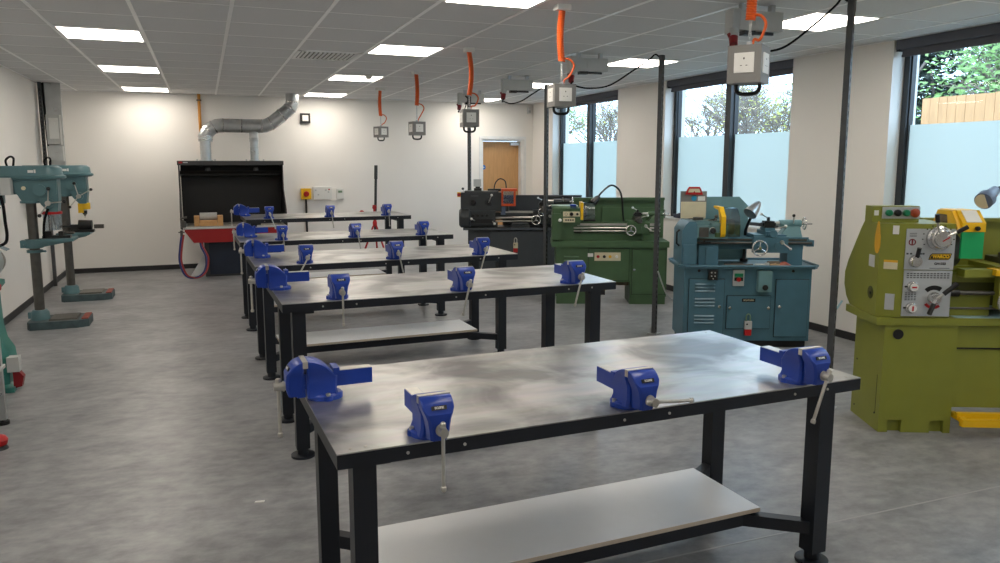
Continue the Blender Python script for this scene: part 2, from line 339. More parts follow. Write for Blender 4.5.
# pendants with a cube of sockets
def socket(m, T):
    m.T = T
    m.box((-.043, -.004, -.043), (.043, 0, .043), 0, .004)
    for x, z, a, b in ((0, .018, .004, .008), (-.012, -.012, .006, .003), (.012, -.012, .006, .003)): m.box((x-a/2-.001, -.0046, z-b/2), (x+a/2+.001, -.0038, z+b/2), 1)
    m.box((.024, -.006, .012), (.036, -.003, .03), 0, .002)
def pendant(x, y, zb, zt, hz, rz, label, swing):
    t = thing('socket_pendant', label, 'socket pendant', (x, y, zb), rz, 'socket cubes hung over the benches')
    s = .0735; h = zt-zb
    MB().box((-s, -s, 0), (s, s, h), 0, .004).build('socket_cube', M['sock'], t)
    for k in range(4):
        m = MB(); socket(m, Matrix.Rotation(R(90*k), 4, 'Z') @ Matrix.Translation((0, -s, h*.53))); m.build('socket_plate', [M['white'], M['black']], t)
    m = MB(); m.tube([(-.052, 0, 0), (-.05, 0, -.025), (-.035, 0, -.04), (0, 0, -.044), (.035, 0, -.04), (.05, 0, -.025), (.052, 0, 0)], .009, 8, 0, 4); m.build('carry_handle', M['black'], t)
    m = MB(); m.cyl((0, 0, h), (0, 0, h+.02), .014); m.tube([(0, 0, h+.03), (-.006, 0, h+.045), (0, 0, h+.06), (.006, 0, h+.045)], .0025, 6, 0, 3, True)
    z = h+.055
    while z < hz-zb+.05:
        m.tube([(-.005, 0, z), (0, 0, z+.022), (.005, 0, z), (0, 0, z-.006)], .002, 6, 0, 3, True); z += .018
    m.build('suspension_chain', M['galv'], t)
    # coiled hose hanging from the ceiling rose
    zt2 = ZC-.035-zb; z0 = hz-zb; n = int((zt2-z0)/.0108)
    pts = []
    for k in range(n*10+1):
        a = 2*math.pi*k/10; zz = zt2-(zt2-z0)*k/(n*10); dx = swing*math.sin(math.pi*(zt2-zz)/(zt2-z0))
        pts.append((.0185*math.cos(a)+dx, .0185*math.sin(a), zz))
    m = MB(); m.tube(pts, .0056, 6); m.tube([(.012, 0, z0+.02), (.05, -.02, z0+.01), (.075, -.03, z0-.03), (.05, -.02, z0-.09), (.02, 0, h+.03), (.012, 0, h-.002)], .0065, 8, 0, 5)
    m.build('coiled_hose', M['orange'], t)
    m = MB(); m.box((-.045, -.045, ZC-zb-.035), (.045, .045, ZC-zb), 0, .006); m.build('ceiling_rose', M['white'], t)
pendant(2.29, 2.86, 1.948, 2.11, 2.225, -54, 'orange coiled socket pendant nearest the camera, hanging over the front bench', .004)
pendant(2.215, 4.63, 1.962, 2.105, 2.255, -4, 'orange coiled socket pendant second from the camera, over the second bench', -.012)
pendant(2.255, 6.62, 1.918, 2.072, 2.2, -6, 'orange coiled socket pendant third from the camera, in front of the dark lathe', .02)
pendant(2.26, 8.465, 1.905, 2.055, 2.235, 8, 'orange coiled socket pendant fourth from the camera, against the back wall', .01)
pendant(2.30, 10.53, 1.945, 2.09, 2.235, 22, 'orange coiled socket pendant farthest from the camera, smallest of the row', -.012)

# ceiling isolators with red plugs, and the slotted uprights they feed
def isolator(x, y, label, rz=-4):
    t = thing('ceiling_isolator', label, 'isolator box', (x, y, 2.44), rz, 'isolators hung under the ceiling')
    m = MB(); m.box((-.13, -.05, 0), (.19, .05, .12), 0, .006); m.box((-.02, -.055, .03), (-.012, -.049, .1), 0); m.build('isolator_box', M['grey'], t)
    for u in (-.1, .12): MB().box((u, -.02, .12), (u+.03, .02, ZC-2.44)).build('ceiling_bracket', M['galv'], t)
    m = MB(); m.box((-.18, -.045, -.02), (-.13, .045, .13), 0, .006); m.cyl((-.16, -.02, .0), (-.17, -.04, -.05), .032, n=16); m.build('plug_socket', M['grey'], t)
    m = MB(); m.cyl((-.168, -.036, -.04), (-.185, -.07, -.1), .03, .026, 16, 0, .003); m.cyl((-.205, -.04, -.03), (-.18, -.03, -.055), .012); m.build('red_plug', M['dred'], t)
    m = MB(); m.box((-.08, -.03, -.026), (.0, .03, 0), 0, .004); m.box((.0, -.012, -.02), (.15, .012, -.002), 0, .003); m.build('cable_gland', M['black'], t)
isolator(3.36, 4.17, 'grey isolator box with red plug under the ceiling, nearest the camera')
isolator(3.38, 6.52, 'grey isolator box with red plug under the ceiling, behind second orange pendant')
isolator(3.48, 8.5, 'grey isolator box with red plug under the ceiling, third from the camera')
isolator(3.56, 10.4, 'grey isolator box with red plug under the ceiling, behind third orange pendant')

def upright(x, y, zt, label, rz):
    t = thing('slotted_upright', label, 'upright', (x, y, 0), rz, 'slotted steel uprights beside the lathes')
    q, wl = .0185, .0025; m = MB()
    m.box((-q, -q, 0), (-q+wl, q, zt)); m.box((q-wl, -q, 0), (q, q, zt)); m.box((-q+wl, -q, 0), (q-wl, -q+wl, zt))
    m.box((-q, q-wl, 0), (-q+.008, q, zt)); m.box((q-.008, q-wl, 0), (q, q, zt)); m.build('channel', M['strut'], t)
    m = MB(); z = .04
    while z < zt-.05:
        m.box((q-.0006, -.0065, z), (q+.0006, .0065, z+.028), 0); z += .05
    m.build('slot_row', M['strutdark'], t)['kind'] = 'stuff'
    m = MB(); m.box((-.05, -.05, 0), (.05, .05, .006), 0, .001); m.box((-.03, -.024, .006), (-.0206, .024, .06)); m.cyl((-.038, .036, .006), (-.038, .036, .016), .008, n=6); m.cyl((.036, -.036, .006), (.036, -.036, .016), .008, n=6)
    m.build('base_plate', M['galv'], t)
    m = MB(); m.box((-.02, -.018, zt-.07), (.02, .024, zt+.008), 0, .003); m.build('end_cap', M['black'], t)
upright(3.753, 3.748, 2.585, 'slotted steel upright nearest the camera, behind the lime lathe', -60)
upright(3.895, 6.06, 2.55, 'slotted steel upright standing beside the left end of the teal lathe', -60)
upright(3.60, 7.9, 2.45, 'slotted steel upright standing beside the left end of the green lathe', -60)
upright(3.47, 10.2, 2.5, 'slotted steel upright behind the dark lathe headstock', -50)
def cable(pts, r, label, m='rubber', sm=8):
    tag(MB().tube(pts, r, 8, 0, sm).build('power_cable', M[m]), label, 'cable')
def drop(x, y, px, py, pt, label, sag):
    a = (x-.185, y-.075, 2.335)
    d = Vector((px-a[0], py-a[1], 0)); f = lambda t, z: (a[0]+d.x*t, a[1]+d.y*t, z)
    cable([a, (a[0]-.03, a[1]-.02, 2.30), (a[0]-.01, a[1]-.03, 2.26-sag), f(.18, 2.235-sag), f(.42, 2.27-sag*.7), f(.68, 2.27+.55*(pt-2.27)), f(.86, pt-.03), f(1-.06/d.length, pt+.014), f(1-.024/d.length, pt-.005)], .007, label)
drop(3.36, 4.17, 3.753, 3.748, 2.585, 'black power cable looping from nearest isolator to nearest upright', -.06)
drop(3.38, 6.52, 3.895, 6.06, 2.55, 'black power cable looping from second isolator to the upright beside the teal lathe', -.04)
drop(3.48, 8.5, 3.60, 7.9, 2.45, 'black power cable looping from third isolator to the upright beside the green lathe', -.04)
drop(3.56, 10.4, 3.47, 10.2, 2.5, 'black power cable looping from farthest isolator to the upright behind the dark lathe', -.04)
cable([(3.776, 3.765, .74), (3.80, 3.79, .685), (3.845, 3.83, .645), (3.91, 3.88, .625), (3.98, 3.93, .63), (4.04, 3.96, .66)], .007, 'pale blue cable sagging from nearest upright to the back of the lime lathe', 'cyan')
cable([(3.90, 6.03, .6), (3.96, 6.0, .42), (4.02, 6.0, .34), (4.1, 6.05, .33), (4.2, 6.1, .36)], .007, 'grey cable curving from upright behind the teal lathe', 'grey')
# ------------------------------------------------------------------ workbenches
def leg_pair_arm(m, x, y, dx, dy, z=.13, h=.05, w=.022):
    a = Vector((x, y, 0)); b = Vector((dx, dy, 0)); d = (b-a).normalized(); n = Vector((-d.y, d.x, 0))*w
    m.prism([tuple((p).xy) for p in (a-n, b-n, b+n, a+n)], 'z', z, z+h)
def bench(x, y, hb, L, D, rz, label):
    t = thing('workbench', label, 'workbench', (x, y, 0), rz, 'steel workbenches in a row')
    MB().box((0, 0, hb-.004), (L, D, hb), 0, .0015).build('tabletop', M['steel'], t)
    m = MB(); e = .048
    for lo, hi in (((0, 0, hb-e), (L, .04, hb-.004)), ((0, D-.04, hb-e), (L, D, hb-.004)), ((0, .04, hb-e), (.04, D-.04, hb-.004)), ((L-.04, .04, hb-e), (L, D-.04, hb-.004)),
                   ((.04, .04, hb-.03), (L-.04, D-.04, hb-.0045)), ((.11, .05, hb-.07), (.17, D-.05, hb-.03)), ((L-.17, .05, hb-.07), (L-.11, D-.05, hb-.03))): m.box(lo, hi, 0, .002)
    m.build('top_frame', M['navy'], t)
    m = MB()
    for px, py in ((.045, .03), (.09, .03), (L-.045, .03), (.045, D-.03), (L-.045, D-.03)): m.cyl((px, py, hb-.002), (px, py, hb+.0015), .0055, n=8)
    for px in (.3-.09, .3+.09, 1.05-.09, 1.05+.09, L-.25-.08, L-.25+.08): m.cyl((px, .001, hb-.026), (px, -.003, hb-.026), .005, n=8)
    m.build('bolt_heads', M['bare'], t)['kind'] = 'stuff'
    lx, ly, q = (.088, L-.12), (.075, min(D-.14, .71)), .0355
    for px in lx:
        for py in ly:
            lg = MB().box((px-q, py-q, .05), (px+q, py+q, hb-e), 0, .006).build('leg', M['navy'], t)
            m = MB(); m.rings([(0, .064), (.25, .064), (.3, .056), (.34, .03), (1, .03)], (px, py, 0), (px, py, .052), 24); m.build('foot', M['navy'], lg)
    sx0, sx1, sy0, sy1 = .19, L-.285, .2, .64
    m = MB()
    for yy in (sy0+.035, sy1-.05): m.box((sx0+.02, yy-.02, .13), (sx1-.02, yy+.02, .185), 0, .003)
    for px, sx in ((lx[0]+q*.7, sx0+.06), (lx[1]-q*.7, sx1-.06)):
        leg_pair_arm(m, px, ly[0]+.0, sx, sy0+.035); leg_pair_arm(m, px, ly[1]-.0, sx, sy1-.05)
    m.build('shelf_frame', M['navy'], t)
    m = MB(); m.box((sx0, sy0, .187), (sx1, sy1, .205), 0); m.box((sx0-.001, sy0-.001, .1875), (sx1+.001, sy1+.001, .2035), 1); m.build('shelf', [M['shelf'], M['shelfedge']], t)
    return t
BEN = [((.314, 2.115), .772, 2.03, .92, 1.8, 'nearest steel-topped workbench, largest in view, with a white lower shelf'),
       ((.345, 4.06), .868, 2.01, .85, 1.3, 'second workbench from the camera, navy legs in front of the green lathe'),
       ((.31, 5.71), .857, 2.07, .86, 1.6, 'third workbench from the camera, middle one of the five benches'),
       ((.28, 7.5), .862, 2.11, .86, 1.5, 'fourth workbench from the camera, second from the black hearth'),
       ((.42, 9.25), .95, 1.97, .88, 1.4, 'farthest workbench, nearest the black hearth and the back wall')]
for (p, hb, L, D, rz, lb) in BEN: bench(*p, hb, L, D, rz, lb)

# ------------------------------------------------------------------ bench vices
def vice():
    t = thing('bench_vice', 'vice', 'vice', (0, 0, 0), 0, 'blue bench vices bolted to the workbenches')
    def ring(x0, x1, w, z, c=.008): return [(x0, -w+c, z), (x0+c, -w, z), (x1-c, -w, z), (x1, -w+c, z), (x1, w-c, z), (x1-c, w, z), (x0+c, w, z), (x0, w-c, z)]
    m = MB()
    m.rings([(0, .064), (.75, .064), (1, .058)], (.042, 0, 0), (.042, 0, .022), 32)              # round flange
    for yy in (-1, 1): m.cyl((.045, yy*.052, 0), (.045, yy*.052, .017), .019, n=16, bev=.003)
    def arch(ax, bz, zs): return [ax*math.sqrt(max(0, 1-((z-.06)/bz)**2)) for z in zs]
    zs = [.149, .146, .14, .131, .12, .108]; of = arch(.108, .0905, zs); wd_ = [.056, .058, .058, .058, .056, .052]
    rr = [ring(-.026, .085, .05, .014), ring(-.026, .08, .043, .04), ring(-.026, .083, .043, .085)]
    rr += [ring(-.026, -.031+o, w, z, .006) for z, o, w in zip(zs[::-1], of[::-1], wd_[::-1])]
    m.loft(rr, 0, 0)
    m.box((.068, -.044, .09), (.09, .044, .116), 0, .006)                                          # raised lip at the back
    fixed = m.build('fixed_body', M['blue'], t, ang=32)
    of = arch(.066, .0905, zs)
    m = MB(); rr = [ring(-.088, -.036, .03, .02), ring(-.097, -.036, .036, .05), ring(-.097, -.036, .042, .085)]
    rr += [ring(-.031-o-.004, -.036, w, z, .005) for z, o, w in zip(zs[::-1], of[::-1], [.056, .058, .058, .058, .058, .053][::-1])]
    rr[3] = ring(-.096, -.036, .05, .104); m.loft(rr, 0)
    m.box((-.06, -.03, .015), (-.03, .03, .06), 0, .004)
    m.build('moving_jaw', M['blue'], t, ang=32)
    m = MB(); m.box((-.045, -.027, .044), (.212, .027, .1), 0, .003); m.box((.03, -.024, .1), (.21, .024, .1022), 1); m.build('slide_bar', [M['blue'], M['bare']], t)
    for x0, x1 in ((-.0372, -.0322), (-.0305, -.0255)):
        m = MB(); m.box((x0-.003, -.0585, .127), (x1+.003, .0585, .1515), 0, .001)
        m.build('jaw_plate', M['bare'], t)
    m = MB(); m.cyl((-.03, 0, .058), (-.094, 0, .058), .02); m.build('screw_housing', M['blue'], t)
    m = MB(); m.cyl((-.094, 0, .058), (-.136, 0, .058), .0155, n=20, bev=.002); m.cyl((-.1, 0, .058), (-.106, 0, .058), .019); m.build('screw_boss', M['bare'], t)
    m = MB(); m.cyl((0, 0, .02), (0, 0, -.175), .0065, n=12)
    for z in (.022, -.177): m.rings([(0, .007), (.2, .0098), (.8, .0098), (1, .006)], (0, 0, z-.009), (0, 0, z+.009), 12)
    m.build('handle_bar', M['bare'], t, (-.121, 0, .058))
    for x, y in ((.045, -.056), (.045, .056)): MB().cyl((x, y, .016), (x, y, .027), .009, n=6).build('fixing_bolt', M['bare'], t)
    b = MB().box((-.0885, -.027, .116), (-.0835, .027, .129), rot=Matrix.Rotation(R(24), 3, 'Y')).build('badge', M['black'], t)
    text('ECLIPSE', .0098, M['white'], b, (-.0888, 0, .1237), (R(90-24), 0, R(-90)), bold=.0003)
    return t
V0 = vice(); V0.scale = (.98, .85, .97)
ORD = ['nearest', 'second', 'third', 'fourth', 'farthest']
# per bench: left end vice (local y), then three front vices (local x, bar swing in degrees: + swings the low end to the right in the photo)
VIC = [(.56, [(.29, 0), (1.01, 86), (1.76, -22)], .025), (.50, [(.30, 0), (1.01, -16), (1.72, -17)], .005), (.54, [(.36, -33), (1.04, 14), (1.755, -19)], .06),
       (.48, [(.385, 3), (1.09, 11), (1.785, 3)], .095), (.62, [(.265, 20), (.97, 7), (1.665, 2)], .0)]
FS = {0: 'bar hanging straight', 1: 'bar swung sideways', -1: 'bar slanting left', 2: 'bar slanting right'}
used0 = False
for i, ((p, hb, L, D, rz, lb), (ly, fr, lx0)) in enumerate(zip(BEN, VIC)):
    a = R(rz); bx = '%s bench' % ORD[i]
    def put(lx, yy, ang, sw, label):
        global used0
        o = copy_tree(V0) if used0 else V0; used0 = True
        o.location = (p[0]+lx*math.cos(a)-yy*math.sin(a), p[1]+lx*math.sin(a)+yy*math.cos(a), hb+.0002); o.rotation_euler = (0, 0, a+R(ang)); o['label'] = label
        for c in kids(o):
            if c.name.startswith('handle_bar'): c.rotation_euler = (R(-sw), 0, 0)
    put(lx0, ly, 0, 2, 'blue vice on the left end of %s, slide pointing right' % bx)
    for k, (fx, sw) in enumerate(fr):
        st = FS[1] if sw > 45 else FS[-1] if sw < -8 else FS[2] if sw > 8 else FS[0]
        put(fx, .027, 90, sw, '%s blue vice along the front edge of %s, %s' % (['left', 'middle', 'right'][k], bx, st))
# ------------------------------------------------------------------ lathes (local: x along the bed from headstock to tailstock, front towards -y)
def shell_box(m, lo, hi, bev=.008, mi=0): m.box(lo, hi, mi, bev)
def levers(m, c, d, L, r=.006, ball=.014, mi=0, bmi=1):
    c = Vector(c); d = Vector(d).normalized(); m.tube([c, c+d*L], r, 8, mi); m.ball(c+d*L, ball, bmi)
def louvres(parent, mm, us, zs, y, w):
    m = MB()
    for z in zs: m.prism([(y, z-.008), (y-.010, z-.006), (y-.002, z+.007), (y, z+.008)], 'x', us-w/2, us+w/2)
    return m.build('louvre_group', mm, parent)
def door_panel(parent, mm, u0, u1, z0, z1, knobs, y=0, name='cabinet_door'):
    d = MB().box((u0, y-.014, z0), (u1, y, z1), 0, .005); d.box((u0-.005, y-.004, z0-.006), (u1+.005, y+.002, z1+.004), 1); d = d.build(name, [mm, M['strutdark']], parent)
    for u, z in knobs:
        m = MB(); m.cyl((u, y-.012, z), (u, y-.026, z), .008, n=12); m.rings([(0, .013), (.6, .014), (1, .009)], (u, y-.026, z), (u, y-.04, z), 14); m.build('door_knob', M['chrome'], d)
    return d
def tailstock(parent, mm, u, zb, y, s=1., wheel='chrome'):
    m = MB(); m.loft([[(u-.11*s, y-.06, zb), (u+.11*s, y-.06, zb), (u+.11*s, y+.06, zb), (u-.11*s, y+.06, zb)], [(u-.07*s, y-.05, zb+.05*s), (u+.10*s, y-.05, zb+.05*s), (u+.10*s, y+.05, zb+.05*s), (u-.07*s, y+.05, zb+.05*s)], [(u-.03*s, y-.04, zb+.1*s), (u+.09*s, y-.04, zb+.1*s), (u+.09*s, y+.04, zb+.1*s), (u-.03*s, y+.04, zb+.1*s)]], 0, .006)
    m.cyl((u-.09*s, y, zb+.125*s), (u+.11*s, y, zb+.125*s), .036*s)
    o = m.build('tailstock', mm, parent)
    m = MB(); m.cyl((u-.16*s, y, zb+.125*s), (u-.09*s, y, zb+.125*s), .02*s); m.cyl((u-.2*s, y, zb+.125*s), (u-.16*s, y, zb+.125*s), .003, .017*s); m.build('quill', M['bare'], o)
    m = MB(); m.wheel((u+.145*s, y, zb+.125*s), (1, 0, 0), .055*s, .006, 3); m.cyl((u+.11*s, y, zb+.125*s), (u+.15*s, y, zb+.125*s), .012); m.tube([(u+.15*s, y-.05*s, zb+.125*s), (u+.2*s, y-.05*s, zb+.125*s)], .007); m.build('tailstock_wheel', M[wheel], o)
    m = MB(); levers(m, (u+.03*s, y-.04, zb+.13*s), (-.2, -.5, 1), .08); m.build('lock_lever', [M['bare'], M['black']], o)
    return o
def carriage(parent, mm, u, zb, y0, y1, zl, s=1., wheel='chrome', knobs='white', dark='dsteel'):
    m = MB(); m.box((u-.13*s, y0, zb), (u+.13*s, y1, zb+.025*s), 0, .004); m.box((u-.14*s, y0-.02, zl), (u+.14*s, y0+.03, zb+.01), 0, .012)
    m.cyl((u-.075*s, y0-.02, zl+.045), (u-.075*s, y0-.03, zl+.045), .034*s); m.cyl((u+.06*s, y0-.02, zl+.06), (u+.06*s, y0-.03, zl+.06), .028*s)
    o = m.build('carriage', mm, parent)
    m = MB(); m.wheel((u-.10*s, y0-.065, zl+.045), (0, -1, 0), .06*s, .0075, 3, off=.5); m.cyl((u-.1*s, y0-.02, zl+.045), (u-.1*s, y0-.06, zl+.045), .014); m.tube([(u-.1*s, y0-.07, zl+.1*s), (u-.1*s, y0-.115, zl+.1*s)], .007); m.build('apron_wheel', M[wheel], o)
    m = MB(); m.box((u-.045*s, y0-.03, zb+.025*s), (u+.045*s, y1+.0, zb+.055*s), 0, .004); m.box((u-.04*s, (y0+y1)/2-.1, zb+.055*s), (u+.04*s, (y0+y1)/2+.05, zb+.08*s), 0, .004)
    m.cyl((u, y0-.03, zb+.04*s), (u, y0-.07, zb+.04*s), .012); m.rings([(0, .03), (.4, .036), (1, .03)], (u, y0-.07, zb+.04*s), (u, y0-.085, zb+.04*s)); m.build('cross_slide', M[dark], o)
    m = MB(); yc = (y0+y1)/2-.04; m.box((u-.04*s, yc-.04*s, zb+.08*s), (u+.04*s, yc+.04*s, zb+.135*s), 0, .005); m.box((u-.055*s, yc-.03*s, zb+.095*s), (u+.055*s, yc+.03*s, zb+.12*s), 0, .003); m.cyl((u, yc, zb+.13*s), (u, yc, zb+.165*s), .014)
    m.build('tool_post', M['black'], o)
    m = MB(); levers(m, (u, yc, zb+.155*s), (-.8, -.3, .45), .08*s, .0055, .014); m.build('clamp_lever', [M['bare'], M[knobs]], o)
    m = MB(); levers(m, (u+.09*s, y0-.02, zl+.09), (.5, -.5, -.45), .09*s, .0065, .012); m.rings([(0, .02), (1, .016)], (u+.09*s, y0-.02, zl+.09), (u+.09*s, y0-.035, zl+.09)); m.build('feed_lever', [M['bare'], M['bare']], o)
    m = MB(); levers(m, (u+.03*s, (y0+y1)/2-.09, zb+.07*s), (.9, -.5, .3), .10*s, .005, .013); m.build('top_slide_handle', [M['bare'], M[knobs]], o)
    return o

# --- green lathe
t = GL = thing('green_lathe', 'dark green engineering lathe on pedestal cabinet, behind second bench', 'lathe', (3.677, 7.78, 0), -23)
gm = M['green']
m = MB(); m.box((0, 0, .09), (.352, .44, .655), 0, .006); m.box((.01, .01, 0), (.342, .43, .09), 0); m.box((.842, 0, .09), (1.253, .44, .655), 0, .006); m.prism([(.842, 0), (.85, 0), (1.245, 0), (1.245, .09), (.842, .09)], 'y', .01, .43)
m.box((.352, .004, .255), (.842, .42, .655), 0, .003); m.box((-.05, -.03, .655), (1.27, .47, .72), 0, .008); m.box((-.035, -.015, .72), (1.255, .455, .7205)); m.build('cabinet', gm, t)
m = MB(); m.box((.352, .12, .2), (.842, .36, .254)); m.build('cross_beam', M['lug'], t)
louvres(t, gm, .175, (.50, .545), 0, .17)
door_panel(t, gm, .37, .825, .275, .635, [], .004, 'front_panel')
p = MB().box((.435, -.014, .50), (.73, -.006, .595), 0, .002).build('switch_plate', M['cream'], t)
for u, c in ((.475, 'red'), (.545, 'black'), (.61, 'ylabel'), (.685, 'white')): MB().rings([(0, .017), (.6, .017), (1, .012)], (u, -.014, .548), (u, -.03, .548)).build('push_button', M[c], p)
MB().box((.36, -.012, .545), (.42, -.006, .585), 0, .002).build('rating_label', M['white'], t)
m = MB(); m.box((.53, -.0095, .42), (.64, -.0075, .435)); m.box((.55, -.0095, .45), (.62, -.0075, .46)); m.box((.54, -.0095, .395), (.63, -.0075, .41)); m.build('red_notice', M['red'], t)
d = door_panel(t, gm, .865, 1.235, .12, .63, [(.885, .40)], 0)
m = MB(); m.box((.22, .44, .72), (1.28, .46, 1.19), 0, .004); m.box((.22, .40, 1.165), (1.28, .46, 1.195), 0, .004); m.box((.55, .425, .735), (1.24, .44, 1.08), 0, .004); m.build('splash_back', gm, t)
m = MB(); m.box((.20, .09, .845), (1.2, .30, .905), 0, .005); m.box((.20, .1, .905), (1.2, .125, .92)); m.box((.2, .265, .905), (1.2, .29, .92)); m.box((.3, .13, .79), (1.15, .26, .845)); m.build('bed', gm, t)
m = MB(); m.box((.24, .086, .89), (1.18, .09, .918)); m.cyl((.1, .075, .865), (1.18, .075, .865), .011); m.cyl((.1, .075, .83), (1.18, .075, .83), .008); m.build('lead_screw', M['bare'], t)
m = MB(); m.box((.02, .05, .722), (.2, .34, .90), 0, .006); m.box((.98, .06, .722), (1.16, .32, .80), 0, .006); m.box((.2, .1, .722), (.98, .3, .8), 0); m.build('bed_foot', gm, t)
h = MB(); h.box((-.045, .0, .735), (.05, .36, 1.03), 0, .02); h.box((-.04, .03, .90), (.27, .36, 1.09), 0, .015); h.box((.05, .0, .93), (.27, .05, 1.06), 0, .008); h.box((-.045, .03, 1.085), (.25, .36, 1.115), 1, .01)
h = h.build('headstock', [gm, M['green2']], t)
p = MB().box((.075, -.006, 1.0), (.265, .002, 1.055), 0, .002).build('control_plate', M['cream'], h)
m = MB(); m.rings([(0, .022), (1, .018)], (.17, -.006, 1.027), (.17, -.035, 1.027)); m.cyl((.235, -.006, 1.027), (.235, -.022, 1.027), .014); m.build('selector_knob', M['black'], p)
m = MB(); m.tube([(.11+.015*math.cos(k*.63), -.008, 1.027+.015*math.sin(k*.63)) for k in range(10)], .0018, 5, closed=True); m.build('dial_ring', M['black'], p)
p = MB().box((.075, -.006, .935), (.21, .002, .985), 0, .002).build('name_plate', M['cream'], h)
m = MB()
for k in range(4): m.box((.10+k*.026, -.0075, .952), (.118+k*.026, -.0055, .968))
m.build('plate_lettering', M['black'], p)
MB().box((.155, .03, 1.09), (.225, .1, 1.132), 0, .004).build('blue_marker', M['blue'], h)
m = MB(); levers(m, (.045, -.0, .955), (-.1, -.6, .1), .03, .007, .02); m.build('gear_knob', [M['bare'], M['white']], h)
m = MB(); m.rings([(0, .03), (.1, .075), (.9, .075), (1, .05)], (.27, .19, 1.03), (.36, .19, 1.03), 24); m.build('chuck', M['dsteel'], t)
gd = MB().box((.275, .02, .96), (.305, .30, 1.155), 0, .006).build('guard_bracket', M['yellow'], t)
m = MB(); m.prism([(.02, .96), (.01, 1.0), (.03, 1.12), (.1, 1.15), (.28, 1.15), (.28, 1.145), (.1, 1.145), (.035, 1.116), (.016, 1.0), (.026, .96)], 'x', .305, .435); m.build('guard_shield', M['clearp'], gd)
MB().box((.305, .0, .945), (.44, .03, .965), 0, .003).build('guard_rail', M['black'], gd)
carriage(t, gm, .93, .92, .06, .30, .80, .9)
tailstock(t, gm, 1.13, .92, .2, .8)
m = MB(); m.tube([(.82, .43, .80), (.80, .42, 1.0), (.78, .40, 1.18), (.74, .38, 1.29), (.64, .32, 1.34), (.53, .27, 1.26), (.485, .25, 1.20)], .011, 8, 0, 6); m.cyl((.82, .44, .78), (.82, .41, .82), .03)
lm = m.build('lamp_arm', M['black'], t)
m = MB(); m.rings([(0, .02), (.3, .035), (1, .045), (.97, .04)], (.5, .255, 1.215), (.43, .23, 1.14), 18); m.build('lamp_head', M['black'], lm)

# --- teal lathe
t = TL = thing('teal_lathe', 'blue-teal training lathe on louvred cabinet, middle of the window side', 'lathe', (3.837, 5.519, 0), -23)
tm, tp = M['lteal'], M['lteal2']
m = MB(); m.box((0, 0, .06), (1.09, .46, .70), 0, .006); m.build('cabinet', tm, t); MB().box((.02, .02, 0), (1.07, .44, .06)).build('plinth', M['black'], t)
m = MB(); m.prism([(-.045, .02), (.0, -.04), (1.10, -.04), (1.145, .02), (1.145, .46), (1.1, .5), (0, .5), (-.045, .46)], 'z', .695, .712, 0, .003)
rim = [(-.045, .02), (.0, -.04), (1.10, -.04), (1.145, .02), (1.145, .46), (1.1, .5), (0, .5), (-.045, .46)]
m.tube([(a, b, .718) for a, b in rim], .011, 8, 0, 0, True); m.build('chip_tray', tm, t)
d = door_panel(t, tm, .045, .345, .10, .60, [(.305, .365)])
for zz in (.53, .40, .25): louvres(d, tm, .18, (zz+.03, zz, zz-.03), -.012, .17)
d = door_panel(t, tm, .375, .745, .17, .455, [(.395, .355), (.725, .355)], 0, 'access_panel')
b = MB().box((.50, -.016, .405), (.615, -.012, .435), 0, .001).build('maker_badge', M['black'], d); text('BOXFORD', .019, M['cream'], b, (.5575, -.0168, .42), FRONT, bold=.0003)
door_panel(t, tm, .79, 1.065, .10, .60, [(.82, .365)])
b = MB().box((.20, -.05, .60), (.275, 0, .685), 0, .006).build('switch_box', M['black'], t)
m = MB()
for u, z in ((.222, .665), (.252, .665), (.222, .635), (.252, .635), (.237, .612)): m.cyl((u, -.05, z), (u, -.055, z), .006, n=8)
m.build('switch_studs', M['grey'], b)
b = MB().box((.415, -.02, .545), (.51, 0, .685), 0, .004).build('starter_plate', M['silver'], t)
MB().box((.425, -.024, .625), (.50, -.019, .655), 0, .002).build('start_button', M['dgreen'], b); MB().rings([(0, .02), (1, .017)], (.462, -.02, .602), (.462, -.038, .602)).build('stop_button', M['red'], b)
m = MB(); m.box((.425, -.023, .59), (.50, -.0195, .622), 0); m.build('button_backing', M['black'], b)
b = MB().box((.62, -.06, .50), (.735, 0, .68), 0, .012).build('isolator', M['lteal2'], t); MB().rings([(0, .024), (.7, .024), (1, .018)], (.678, -.06, .54), (.678, -.08, .54)).build('isolator_knob', M['black'], b)
m = MB()
for u in (.125, .93): m.cyl((u, .0, .675), (u, -.006, .675), .012)
m.build('cabinet_holes', M['black'], t)
m = MB(); m.box((.13, .08, .89), (1.08, .28, .945), 0, .004); m.box((.13, .09, .945), (1.08, .11, .958)); m.box((.13, .25, .945), (1.08, .27, .958)); m.box((1.06, .07, .88), (1.12, .2, .935), 0, .006); m.box((.13, .13, .85), (1.05, .23, .89)); m.build('bed', tm, t)
m = MB(); m.cyl((.1, .065, .91), (1.1, .065, .91), .011); m.box((.14, .076, .928), (1.06, .0805, .945)); m.box((.14, .1, .9455), (1.06, .26, .947)); m.build('lead_screw', M['dsteel'], t)
m = MB(); m.box((.13, .06, .715), (.30, .32, .89), 0, .008); m.box((.19, .05, .72), (.25, .06, .87), 0, .004); m.build('bed_foot', tm, t); MB().box((.90, .08, .715), (1.03, .28, .89), 0, .008).build('bed_foot', tm, t)
m = MB(); m.prism([(-.03, .73), (.1, .73), (.1, 1.06), (.085, 1.1), (.03, 1.1), (-.0, 1.07), (-.03, 1.02)], 'y', -.0, .36, 0, .012); m.box((-.015, -.012, .73), (.085, .0, .90), 0, .006); gc = m.build('gear_cover', tm, t)
m = MB(); m.tube([(-.032, .1, .88), (-.055, .1, .9), (-.055, .1, 1.0), (-.032, .1, 1.02)], .008); m.build('cover_handle', M['black'], gc)
